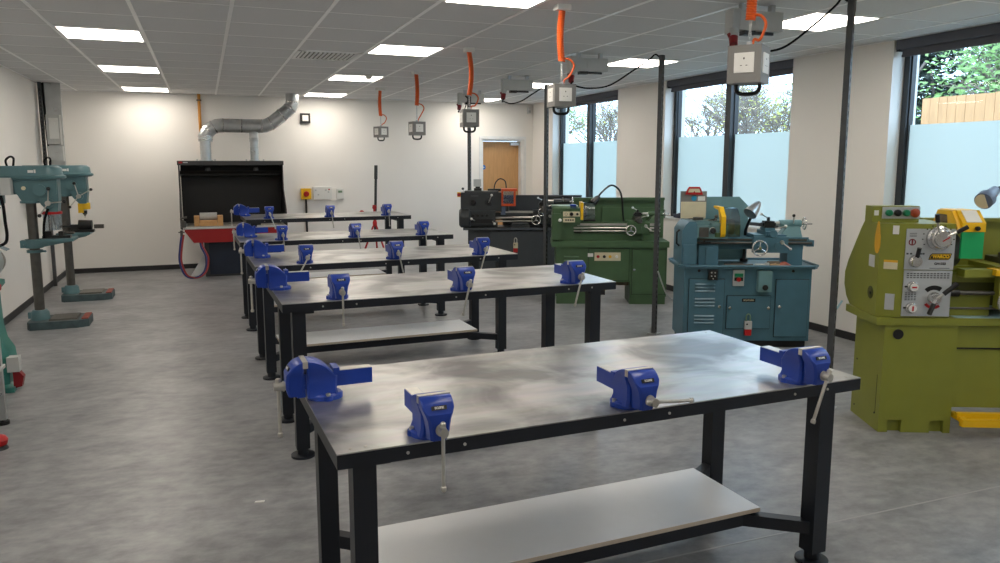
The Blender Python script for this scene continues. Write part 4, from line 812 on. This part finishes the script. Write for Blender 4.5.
    for dd in dirs: levers(m, (.165, -.13, 1.215), dd, .155 if second else .14, .006, .018)
    m.cyl((.165, -.12, 1.215), (.165, -.145, 1.215), .025); m.build('feed_handle', [M['bare'], M['black']], t)
    b = MB().box((-.26, -.215, 1.30), (-.115, -.105, 1.46), 0, .006).build('switch_box', M['grey'], t); m = MB(); m.box((-.2625, -.2, 1.31), (-.2605, -.12, 1.45)); m.box((-.262, -.2165, 1.305), (-.2, -.2145, 1.455)); m.build('switch_face', M['char2'], b)
    if second: m = MB(); m.cyl((-.03, -.095, 1.36), (-.03, -.115, 1.36), .014); m.build('head_knob', M['black'], h)
    else: m = MB(); m.cyl((-.03, -.095, 1.36), (-.03, -.12, 1.36), .018); m.build('head_knob', M['cream'], h)
    return t, zt
d1, z1 = drill((-1.575, 8.5, 0), 'nearer blue-green pillar drill on the left, clear chuck guard under a red ring', False)
d2, z2 = drill((-1.53, 10.1, 0), 'farther blue-green pillar drill on the left, with a yellow chuck guard', True)
def dvice(o, z, dx, label):
    t = thing('machine_vice', label, 'vice', (o[0]+dx, o[1], z), 0)
    m = MB(); m.box((-.12, -.055, 0), (.12, .055, .025), 0, .005); m.box((-.1, -.05, .025), (-.04, .05, .07), 0, .006); m.box((.02, -.05, .025), (.06, .05, .065), 0, .006); m.build('vice_body', M['black'], t)
    m = MB(); m.cyl((.06, 0, .045), (.15, 0, .045), .01); m.cyl((.148, -.04, .045), (.148, .04, .045), .005); m.build('vice_screw', M['dsteel'], t)
dvice((-1.575, 8.5), z1+.0003, .2, 'small black drill vice on the table of the nearer pillar drill')
t = thing('swivel_vice', 'dark round-bodied vice with grey jaw on the farther pillar drill table', 'vice', (-1.53+.20, 10.0, z2+.0003), 0)
m = MB(); m.box((-.16, -.05, 0), (.10, .05, .03), 0, .005); m.cyl((-.06, -.0, .085), (.08, 0, .078), .058, n=24, bev=.006); m.box((-.14, -.045, .03), (-.06, .045, .09), 0, .008); m.build('vice_body', M['black'], t)
m = MB(); m.box((.10, -.03, .04), (.2, .03, .085), 0, .01); m.build('vice_jaw', M['dsteel'], t)
m = MB(); m.cyl((-.14, 0, .07), (-.24, 0, .07), .011); m.ball((-.24, 0, .07), .016); m.build('vice_screw', M['black'], t)
cable([(-1.79, 8.35, 1.3), (-1.77, 8.33, 1.2), (-1.765, 8.33, 1.05), (-1.76, 8.33, .92), (-1.78, 8.32, .85), (-1.85, 8.3, .83), (-1.9, 8.3, .9)], .014, 'thick black cable hanging in a loop from the nearer pillar drill')
cable([(-1.80, 8.31, 1.3), (-1.86, 8.28, 1.26), (-1.87, 8.28, 1.17), (-1.82, 8.28, 1.15), (-1.79, 8.3, 1.19)], .009, 'short black cable loop beside the grey drill switch box')
cable([(-1.42, 8.41, 1.16), (-1.45, 8.38, 1.06), (-1.465, 8.38, .95), (-1.47, 8.4, .885)], .012, 'black flexible lead hanging from nearer pillar drill head to its table')

# grinder and stand at the left edge
t = thing('pedestal_grinder', 'green pedestal grinder at the left edge with a flared base', 'grinder', (-1.52, 6.25, 0), 0); gm = M['tealg']
def sq(w, d, z, c=.04): return [(-w+c, -d, z), (w-c, -d, z), (w, -d+c, z), (w, d-c, z), (w-c, d, z), (-w+c, d, z), (-w, d-c, z), (-w, -d+c, z)]
m = MB(); m.loft([sq(.19, .19, 0), sq(.19, .19, .035), sq(.165, .165, .05), sq(.17, .16, .2), sq(.165, .15, .27), sq(.13, .13, .35), sq(.115, .115, .45), sq(.11, .11, .7), sq(.14, .14, .74), sq(.14, .14, .77)]); m.box((.1, -.19, 0), (.2, -.11, .035), 0, .01); m.build('pedestal', gm, t)
m = MB(); m.rings([(0, .07), (.08, .1), (.92, .1), (1, .07)], (0, -.15, .89), (0, .15, .89), 28); m.box((-.09, -.1, .77), (.09, .1, .83), 0, .01); m.build('motor', gm, t)
for y in (-.21, .21):
    m = MB(); m.rings([(0, .1), (.1, .125), (.9, .125), (1, .1)], (0, y-.035, .89), (0, y+.035, .89), 32); wg = m.build('wheel_guard', M['grey'], t)
    m = MB(); m.cyl((.03, y-.02, .89), (.03, y+.02, .89), .1, n=32); m.build('grinding_wheel', M['ash'], wg)
    m = MB(); m.box((.06, y-.05, .99), (.16, y+.05, .996), 0, .002, rot=Matrix.Rotation(R(30), 3, 'Y')); m.build('eye_shield', M['clearp'], wg)
m = MB(); m.rings([(0, .03), (.6, .034), (1, .02)], (.11, -.1, .74), (.155, -.1, .74)); m.build('stop_button', M['red'], t)
MB().box((.16, -.16, .14), (.235, -.08, .245), 0, .006).build('foot_switch_box', M['grey'], t)
m = MB(); m.prism([(.19, .02), (.24, .03), (.255, .1), (.22, .15), (.19, .14)], 'y', -.15, -.09, 0, .006); m.build('foot_pedal', M['dred'], t)
cable([(-1.38, 5.95, 1.2), (-1.36, 5.96, 1.02)], .008, 'short black lead above the pedestal grinder', sm=0)
t = thing('machine_stand', 'grey steel machine stand with black feet cut off by left edge', 'stand', (-1.475, 5.15, 0), 0)
m = MB(); m.box((-.27, -.2, .82), (.27, .22, .86), 0, .004); m.build('stand_top', M['grey'], t); MB().box((-.27, -.2, .35), (.27, .22, .37), 0, .003).build('stand_shelf', M['grey'], t)
for x in (-.25, .22):
    for y in (-.18, .16):
        lg = MB().box((x, y, .03), (x+.04, y+.04, .82), 0, .003).build('leg', M['galv'], t)
        m = MB(); m.cyl((x+.02, y+.02, 0), (x+.02, y+.02, .02), .035); m.cyl((x+.02, y+.02, .02), (x+.02, y+.02, .06), .01); m.build('foot', M['black'], lg)
m = MB(); m.box((.225, -.19, .09), (.29, -.182, .14), 0, .002); m.box((.262, -.19, .06), (.275, -.15, .13), 0, .002); m.build('adjuster_bracket', M['white'], t)
m = MB(); m.box((-.25, -.15, .86), (.2, .18, 1.2), 0, .02); m.build('machine_body', M['grey'], t)
t = thing('foot_button', 'round red foot button on the floor at left edge', 'button', (-1.16, 4.86, 0), 0)
m = MB(); m.rings([(0, .05), (1, .04)], (0, 0, 0), (0, 0, .02), 20); m.build('button_base', M['black'], t)
m = MB(); m.rings([(0, .03), (.1, .045), (.5, .05), (.8, .038), (.95, .018), (1, .003)], (0, 0, .02), (0, 0, .085), 20); m.build('button_dome', M['red'], t)

# cable riser in the far left corner
t = thing('cable_riser', 'grey trunking with slotted strut and isolator in the back left corner', 'trunking', (XL, 11.3, 0), 0)
MB().box((.09, .0, .75), (.265, .05, ZC-.002), 0, .004).build('trunking', M['galv'], t)
m = MB(); m.box((.02, -.03, .0), (.06, .01, ZC-.002), 0, .003); m.box((.075, -.01, 1.0), (.085, .03, ZC-.002)); m.build('strut', M['strut'], t)
m = MB(); z = .8
while z < ZC-.08: m.box((.035, -.0308, z), (.045, -.0302, z+.03)); z += .05
m.build('slot_row', M['strutdark'], t)['kind'] = 'stuff'
m = MB(); m.tube([(.075, -.02, ZC-.01), (.08, -.02, 2.0), (.095, -.02, 1.5), (.1, -.02, .9)], .012, 8, 0, 4); m.build('riser_cable', M['rubber'], t)
b = MB().box((.10, -.13, 1.83), (.25, -.0, 2.2), 0, .006).build('isolator_box', M['grey'], t); m = MB(); m.box((.13, -.135, 1.9), (.235, -.129, 2.16), 0, .004); m.cyl((.18, -.135, 2.09), (.18, -.15, 2.09), .02); m.build('isolator_face', M['white'], b)
MB().box((.095, -.1, 1.62), (.26, -.0, 1.81), 0, .004).build('junction_box', M['galv'], t)
# ------------------------------------------------------------------ hearth against the back wall
HX, HY = .37, 11.3
t = thing('brazing_hearth', 'black hooded brazing hearth with a red trough against the back wall', 'hearth', (HX, HY, 0), 0)
bk = M['hood']
m = MB()
m.box((-.69, .78, .62), (.70, .80, 1.60), 0)
for s in (-1, 1):
    x = -.71 if s < 0 else .70
    m.prism([(.0, .70), (.8, .62), (.8, 1.62), (.42, 1.62), (.38, 1.56), (.35, 1.2), (.05, .95)], 'x', x, x+.012)
m.box((-.71, .40, 1.60), (.712, .8, 1.62)); m.box((-.69, .42, 1.30), (.70, .8, 1.31)) if False else None
m.prism([(.40, 1.48), (.44, 1.44), (.80, 1.40), (.8, 1.415), (.445, 1.455), (.415, 1.485)], 'x', -.69, .70)
m.build('hood', bk, t)
m = MB(); m.box((-.72, .36, 1.565), (.722, .42, 1.625), 0, .004); m.box((-.72, .42, 1.60), (.722, .8, 1.626), 0, .003); rim = m.build('hood_rim', M['hoodgrey'], t)
MB().box((-.70, .357, 1.59), (-.65, .361, 1.615)).build('red_badge', M['red'], rim); MB().box((-.64, .357, 1.595), (-.58, .361, 1.61)).build('grey_badge', M['grey'], rim)
m = MB(); m.cyl((-.66, .5, 1.43), (.66, .5, 1.43), .012); m.build('hood_rail', M['hoodgrey'], t)
for x in (-.32, .34):
    m = MB(); m.rings([(0, .035), (.5, .04), (1, .03)], (x, .5, 1.44), (x, .5, 1.53)); m.build('damper_knob', M['hoodgrey'], t)
m = MB(); m.prism([(-.66, .70), (.68, .70), (.68, .62), (.55, .50), (-.55, .50), (-.66, .66)], 'y', 0, .78, 0, .006); tr_ = m.build('trough', M['hred'], t)
m = MB(); m.box((-.67, -.012, .69), (.69, .79, .715), 0, .004); m.build('trough_rim', M['grey'], tr_)
m = MB(); m.box((-.63, .03, .715), (.65, .75, .722)); m.build('brick_bed', M['ash'], tr_)
b = MB().box((-.035, -.01, .56), (.055, .0, .65), 0, .012).build('emblem', M['white'], tr_)
m = MB()
for k in range(3): m.tube([(-.015, -.0115, .58+k*.024), (.01, -.0115, .595+k*.024), (.035, -.0115, .58+k*.024)], .005, 6)
m.build('emblem_mark', M['dred'], b)
m = MB(); m.box((-.36, .14, .03), (.62, .68, .5), 0, .006); m.build('base_cabinet', M['hnavy'], t)
m = MB(); m.box((-.42, .16, .0), (-.36, .66, .5), 0, .004); m.box((-.36, .16, 0), (.60, .66, .03)); m.build('base_frame', M['hoodgrey'], t)
m = MB(); m.prism([(-.62, .0), (-.42, .0), (-.42, .32)], 'y', .3, .33, 0); m.build('side_gusset', M['sill'], t)
m = MB(); m.rings([(0, .03), (1, .03)], (-.665, -.02, .72), (-.665, -.02, .80)); m.tube([(-.665, -.02, .8), (-.70, -.04, .84), (-.62, -.04, .86)], .014, 8, 0, 4); m.cyl((-.7, -.03, .6), (-.7, -.03, .68), .018); m.tube([(-.74, -.03, .655), (-.66, -.03, .655)], .008); m.build('gas_taps', M['dsteel'], t)
for mm, dx in (('blueh', 0), ('redh', .025)):
    m = MB(); m.tube([(-.70+dx, -.03, .62), (-.73+dx, -.04, .45), (-.745+dx, -.05, .25), (-.68+dx, -.06, .06), (-.55+dx, -.06, .025), (-.44+dx, -.05, .1), (-.40+dx, -.02, .28), (-.46+dx, .02, .44), (-.47+dx, .06, .52)], .013, 8, 0, 6); m.build('gas_hose', M[mm], t)
for x, hh, r in ((-.335, .30, .075), (.335, .30, .06)):
    m = MB(); m.rings([(0, r*1.25), (.05, r*1.25), (.06, r), (.35, r), (.36, r*1.04), (.4, r*1.04), (.41, r), (.7, r), (.71, r*1.04), (.75, r*1.04), (.76, r), (1, r)], (x, .58, 1.626), (x, .58, 1.626+hh-.026), 24); m.box((x-.13, .52, 1.626), (x-.11, .54, 1.65)); m.box((x+.11, .52, 1.626), (x+.13, .54, 1.65)); m.build('flue_spigot', M['galv'], t)
for (x, label, sx) in ((-.50, 'tan fire brick at the left on the hearth bed', 0), (-.19, 'tan fire brick at the right on the hearth bed', 1)):
    m = MB(); m.box((HX+x-.035, HY+.10, .7225), (HX+x+.035, HY+.33, .86), 0, .006); tag(m.build('fire_brick', M['brick']), label, 'brick', 'fire bricks on the hearth')
m = MB(); m.box((HX-.46, HY+.1, .7225), (HX-.23, HY+.22, .80), 0, .006); tag(m.build('fire_brick', M['brick']), 'long tan fire brick lying between the two upright bricks', 'brick', 'fire bricks on the hearth')
m = MB(); m.cyl((HX-.46, HY+.28, .845), (HX-.23, HY+.28, .845), .055, n=20, bev=.004); m.box((HX-.4, HY+.24, .7225), (HX-.3, HY+.32, .80)); tag(m.build('ceramic_roll', M['ceram']), 'grey rolled ceramic blanket resting on the fire bricks', 'roll')
t = thing('torch_stand', 'small red torch holder standing on the hearth trough rim', 'holder', (HX+.25, HY+.15, .7225), 0)
m = MB(); m.rings([(0, .07), (.3, .06), (.5, .03), (1, .05)], (0, 0, 0), (0, 0, .1)); m.build('holder_cone', M['red'], t); m = MB(); m.rings([(0, .05), (1, .02)], (-.1, 0, 0), (-.1, 0, .05)); m.tube([(-.1, 0, .05), (-.02, 0, .12)], .012); m.build('torch_nozzle', M['bare'], t)
# galvanised duct
dp_ = [(HX-.33, 1.86), (HX-.33, 1.98)]
t = thing('extract_duct', 'galvanised round duct running from the hearth up into the ceiling', 'duct', (HX, HY+.58, 0), 0)
R_ = .098
path = [(-.33, 0, 1.90), (-.33, 0, 1.97), (-.31, 0, 2.02), (-.25, 0, 2.085), (-.17, 0, 2.125), (-.08, 0, 2.13), (.12, 0, 2.13), (.40, 0, 2.13), (.50, 0, 2.135), (.60, 0, 2.18), (.70, 0, 2.26), (.82, 0, 2.355), (.88, 0, 2.42), (.905, 0, 2.49), (.905, 0, ZC)]
m = MB(); m.tube(path, R_, 24); m.build('duct_run', M['galv'], t, ang=60)
def band(p, d, r=R_*1.035, w=.018):
    p, d = Vector(p), Vector(d).normalized(); MB().cyl(p-d*w/2, p+d*w/2, r, n=24).build('joint_band', M['chrome'], t)
for p, d in (((-.33, 0, 1.93), (0, 0, 1)), ((-.33, 0, 1.975), (0, 0, 1)), ((-.285, 0, 2.06), (.6, 0, .8)), ((-.21, 0, 2.107), (.85, 0, .5)), ((-.08, 0, 2.13), (1, 0, 0)), ((.17, 0, 2.13), (1, 0, 0)), ((.45, 0, 2.132), (1, 0, 0)), ((.58, 0, 2.168), (.85, 0, .4)), ((.74, 0, 2.295), (.75, 0, .6)), ((.86, 0, 2.395), (.5, 0, .8)), ((.905, 0, 2.49), (0, 0, 1))): band(p, d)
m = MB(); m.rings([(0, .064), (.2, .064), (.25, .069), (.3, .064), (.6, .064), (.65, .069), (.7, .064), (1, .064)], (.335, 0, 1.9), (.335, 0, 2.11), 24); m.build('branch_duct', M['galv'], t)
t = thing('gas_pipe', 'orange-yellow pipe dropping from ceiling behind the round duct', 'pipe', (-.02, YB-.05, 0), 0)
MB().cyl((0, 0, 1.7), (0, 0, ZC), .022).build('pipe', M['ambers'], t); m = MB(); m.rings([(0, .034), (1, .034)], (0, 0, 2.51), (0, 0, 2.53)); m.box((-.012, 0, 2.51), (.012, .05, 2.53)); m.build('pipe_clip', M['lug'], t)
# fittings on the back wall
t = thing('emergency_stop', 'yellow emergency stop box with red button on the back wall', 'emergency stop', (1.49, YB, 1.11), 0)
MB().box((-.075, -.08, -.085), (.075, 0, .085), 0, .012).build('stop_box', M['yellow'], t); m = MB(); m.rings([(0, .035), (.5, .045), (1, .038)], (0, -.08, 0), (0, -.125, 0), 20); m.build('stop_button', M['red'], t)
m = MB(); m.box((-.014, -.03, -.75), (.014, 0, -.085)); m.build('conduit', M['black'], t)
t = thing('gas_controller', 'white control panel on the back wall beside the yellow emergency stop', 'control panel', (1.74, YB, 1.115), 0)
MB().box((-.14, -.06, -.095), (.15, 0, .105), 0, .006).build('panel_box', M['white'], t); m = MB()
for x, z in ((-.1, .05), (-.06, -.02), (.06, .05), (.1, .02)): m.box((x-.012, -.064, z-.012), (x+.012, -.059, z+.012))
m.build('panel_buttons', M['grey'], t); m = MB(); m.cyl((.11, -.06, .06), (.11, -.066, .06), .012); m.build('red_lamp', M['red'], t)
t = thing('wall_controller', 'small white controller with green display on back wall, right of panel', 'controller', (2.03, YB, 1.10), 0)
MB().box((-.055, -.035, -.085), (.055, 0, .085), 0, .008).build('controller_body', M['white'], t); MB().box((-.032, -.038, .02), (.032, -.034, .055)).build('display', M['green2'], t)
t = thing('wall_sounder', 'small square black-framed white unit high on the back wall by the duct', 'alarm', (1.52, YB, 2.29), 0)
MB().box((-.075, -.05, -.075), (.075, 0, .075), 0, .006).build('sounder_frame', M['black'], t); MB().box((-.045, -.056, -.045), (.045, -.049, .045), 0, .003).build('sounder_face', M['white'], t)
# red tripod stand
t = thing('tripod_stand', 'red tripod stand with a tall dark pole in front of the back wall', 'stand', (2.44, 11.75, 0), 0)
for k in range(3):
    a = R(70+120*k); lg = MB().tube([(.03*math.cos(a), .03*math.sin(a), .62), (.27*math.cos(a), .27*math.sin(a), .02)], .015).build('leg', M['red'], t); m = MB(); m.cyl((.27*math.cos(a), .27*math.sin(a), 0), (.27*math.cos(a), .27*math.sin(a), .03), .02); m.build('foot', M['black'], lg)
m = MB(); m.rings([(0, .034), (.2, .034), (.3, .022), (.8, .022), (.85, .036), (1, .03)], (0, 0, .62), (0, 0, .95)); m.tube([(0, 0, .8), (-.19, 0, .83)], .012); m.ball((-.2, 0, .835), .04); m.build('stand_collar', M['red'], t)
m = MB(); m.cyl((0, 0, .5), (.03, 0, 1.35), .02); m.cyl((.03, 0, 1.35), (.037, 0, 1.56), .026); m.build('pole', M['char'], t)
# litter on the floor
for p, r, lb in (((.166, 3.62), .02, 'small pale scrap lying on the floor in the left foreground'), ):
    m = MB(); m.prism([(p[0]-.022, p[1]-.006), (p[0]+.02, p[1]-.012), (p[0]+.026, p[1]+.004), (p[0]-.016, p[1]+.01)], 'z', 0.0003, .004, 0); tag(m.build('paper_scrap', M['white']), lb, 'scrap')

# ------------------------------------------------------------------ outside the windows
struct(MB().box((XR+.3, -14, -.2), (60, 60, .25)).build('ground', M['grass']))
t = thing('timber_fence', 'new light timber board fence seen through the nearest window', 'fence', (9.0, 0, .25), 0)
rr = random.Random(3); y = 1.2; m = MB()
while y < 7.55:
    wd = .118+rr.random()*.012; z = 2.19+rr.random()*.012; o = rr.random()*.008
    m.prism([(y, 0), (y+wd, 0), (y+wd, z), (y, z)], 'x', -.02-o, .0-o); y += wd+.005
m.build('boards', M['fence'], t)
for yy in (1.2, 3.0, 4.8, 6.6): MB().box((.0, yy, 0), (.09, yy+.1, 2.15)).build('fence_post', M['fence'], t)
m = MB()
for z in (.3, 1.1, 1.9): m.box((0, 1.2, z), (.05, 7.5, z+.08))
m.build('fence_rail', M['fence'], t)
def tree(name, label, x, y, h, seed, kind, spread):
    rr = random.Random(seed); t = thing(name, label, 'tree', (x, y, .25), 0)
    tm = MB(); wm = MB(); tips = []
    def grow(p, d, L, r, depth):
        q = p+d*L; (tm if depth < 2 else wm).tube([p, (p+q)/2+Vector((rr.uniform(-1, 1), rr.uniform(-1, 1), 0))*L*.06, q], [r, r*.62], 5 if depth < 3 else 3)
        tips.append((q, depth))
        if depth >= {'bare': 6, 'leafy': 5, 'conifer': 2}[kind]: return
        for k in range(3 if depth else 5):
            a = rr.uniform(0, 6.283); e = rr.uniform(.35, .95)
            n = (d+Vector((math.cos(a), math.sin(a), rr.uniform(-.2, .35)))*e).normalized()
            grow(p+(q-p)*rr.uniform(.55, 1), n, L*rr.uniform(.62, .82), r*.58, depth+1)
    grow(Vector((0, 0, 0)), Vector((0, 0, 1)), h*(.2 if kind == 'bare' else .26), .10, 0)
    tm.build('trunk', M['bark'], t); wm.build('twigs', M['twig'], t)
    def leaves(n, size, m, zlo):
        b = MB(); c = [q for q, dd in tips if dd >= 2]
        for _ in range(n):
            if kind == 'conifer':
                z = zlo+(h-zlo)*rr.random()**1.2; r = spread*(1-z/h*.85)*math.sqrt(rr.random()); a = rr.uniform(0, 6.283)
                r *= .75+.25*math.sin(z*9+a*3); q = Vector((r*math.cos(a), r*math.sin(a), z-.25*r))
            else: q = rr.choice(c)+Vector((rr.gauss(0, .3), rr.gauss(0, .3), rr.gauss(0, .3)))
            s = size*rr.uniform(.6, 1.4); u = Vector((rr.gauss(0, 1), rr.gauss(0, 1), rr.gauss(0, .6))).normalized(); v = u.orthogonal().normalized()
            vs = b.V([q-u*s, q+v*s*.45, q+u*s, q-v*s*.45]); b.bm.faces.new(vs)
        return b
    if kind == 'conifer': leaves(12000, .085, 0, .3).build('foliage', M['leafd'], t); leaves(1500, .07, 0, .8).build('pale_foliage', M['leafl'], t)
    elif kind == 'bare': leaves(900, .035, 0, 1).build('foliage', M['leafy'], t)
    else: leaves(5200, .05, 0, 1).build('foliage', M['leafl'], t)
tree('conifer', 'dark green conifer just left of the timber fence outside the nearest window', 12.4, 11.0, 6.5, 1, 'conifer', 2.2)
tree('conifer', 'tall dark conifer behind timber fence outside the nearest window', 13.6, 9.6, 7.5, 2, 'conifer', 2.6)
tree('broadleaf_tree', 'pale green leafy tree above the timber fence at the right edge', 11.0, 7.0, 5.0, 3, 'leafy', 1.5)
tree('bare_tree', 'bare twiggy tree outside the left pane of the middle window', 12.6, 17.0, 6.5, 4, 'bare', 2)
tree('bare_tree', 'bare twiggy tree with yellow leaves outside the right pane of the middle window', 11.8, 13.6, 6.2, 5, 'bare', 2)
tree('broadleaf_tree', 'green leafy tree beyond the right edge of the middle window', 13.4, 13.0, 6.2, 8, 'leafy', 2)
tree('bare_tree', 'bare twiggy tree outside the right pane of the far window', 13.2, 23.0, 7, 6, 'bare', 2)
tree('bare_tree', 'bare twiggy tree further off, behind the middle window', 16.5, 20.0, 7.5, 9, 'bare', 2)
tree('bare_tree', 'bare twiggy tree in the gap behind the two nearer bare trees of the middle window', 14.6, 18.4, 6.6, 12, 'bare', 2)
tree('bare_tree', 'bare twiggy tree close to green leafy tree beyond the middle window', 14.4, 15.6, 6.4, 14, 'bare', 2)
tree('bare_tree', 'bare twiggy tree set back behind the far window trees', 15.0, 27.0, 7, 15, 'bare', 2)
tree('broadleaf_tree', 'green leafy tree outside the left pane of the far window', 12.2, 26.2, 6.5, 7, 'leafy', 2)

# ------------------------------------------------------------------ light and camera
wd = bpy.data.worlds.new('daylight'); scn.world = wd; wd.use_nodes = True
bg = wd.node_tree.nodes['Background']; bg.inputs[0].default_value = (.56, .78, 1.0, 1); bg.inputs[1].default_value = 5.0
s = bpy.data.lights.new('sun', 'SUN'); s.energy = 2.2; s.angle = R(1); s.color = (1, .95, .86)
so = bpy.data.objects.new('sun', s); COL.objects.link(so); so.rotation_euler = Vector((.75, .25, -.62)).to_track_quat('-Z', 'Y').to_euler()
cam = bpy.data.cameras.new('camera'); co = bpy.data.objects.new('camera', cam); COL.objects.link(co); scn.camera = co
cam.sensor_width = 36; cam.lens = 36*761.8/1000; cam.shift_y = -(281.5-269.7)/1000; cam.clip_start = .05
yaw, pitch = .3677, .1396
co.location = (0, 0, 1.6)
fw = Vector((math.sin(yaw)*math.cos(pitch), math.cos(yaw)*math.cos(pitch), -math.sin(pitch)))
co.rotation_euler = fw.to_track_quat('-Z', 'Y').to_euler()
vs = scn.view_settings; vs.view_transform = 'Standard'; vs.look = 'None'; vs.gamma = 1; vs.use_curve_mapping = False; vs.exposure = .25
cy = scn.cycles; cy.use_denoising = True; cy.max_bounces = 8; cy.diffuse_bounces = 5; cy.transparent_max_bounces = 12; cy.sample_clamp_indirect = 6
try: cy.denoiser = 'OPENIMAGEDENOISE'
except Exception: pass
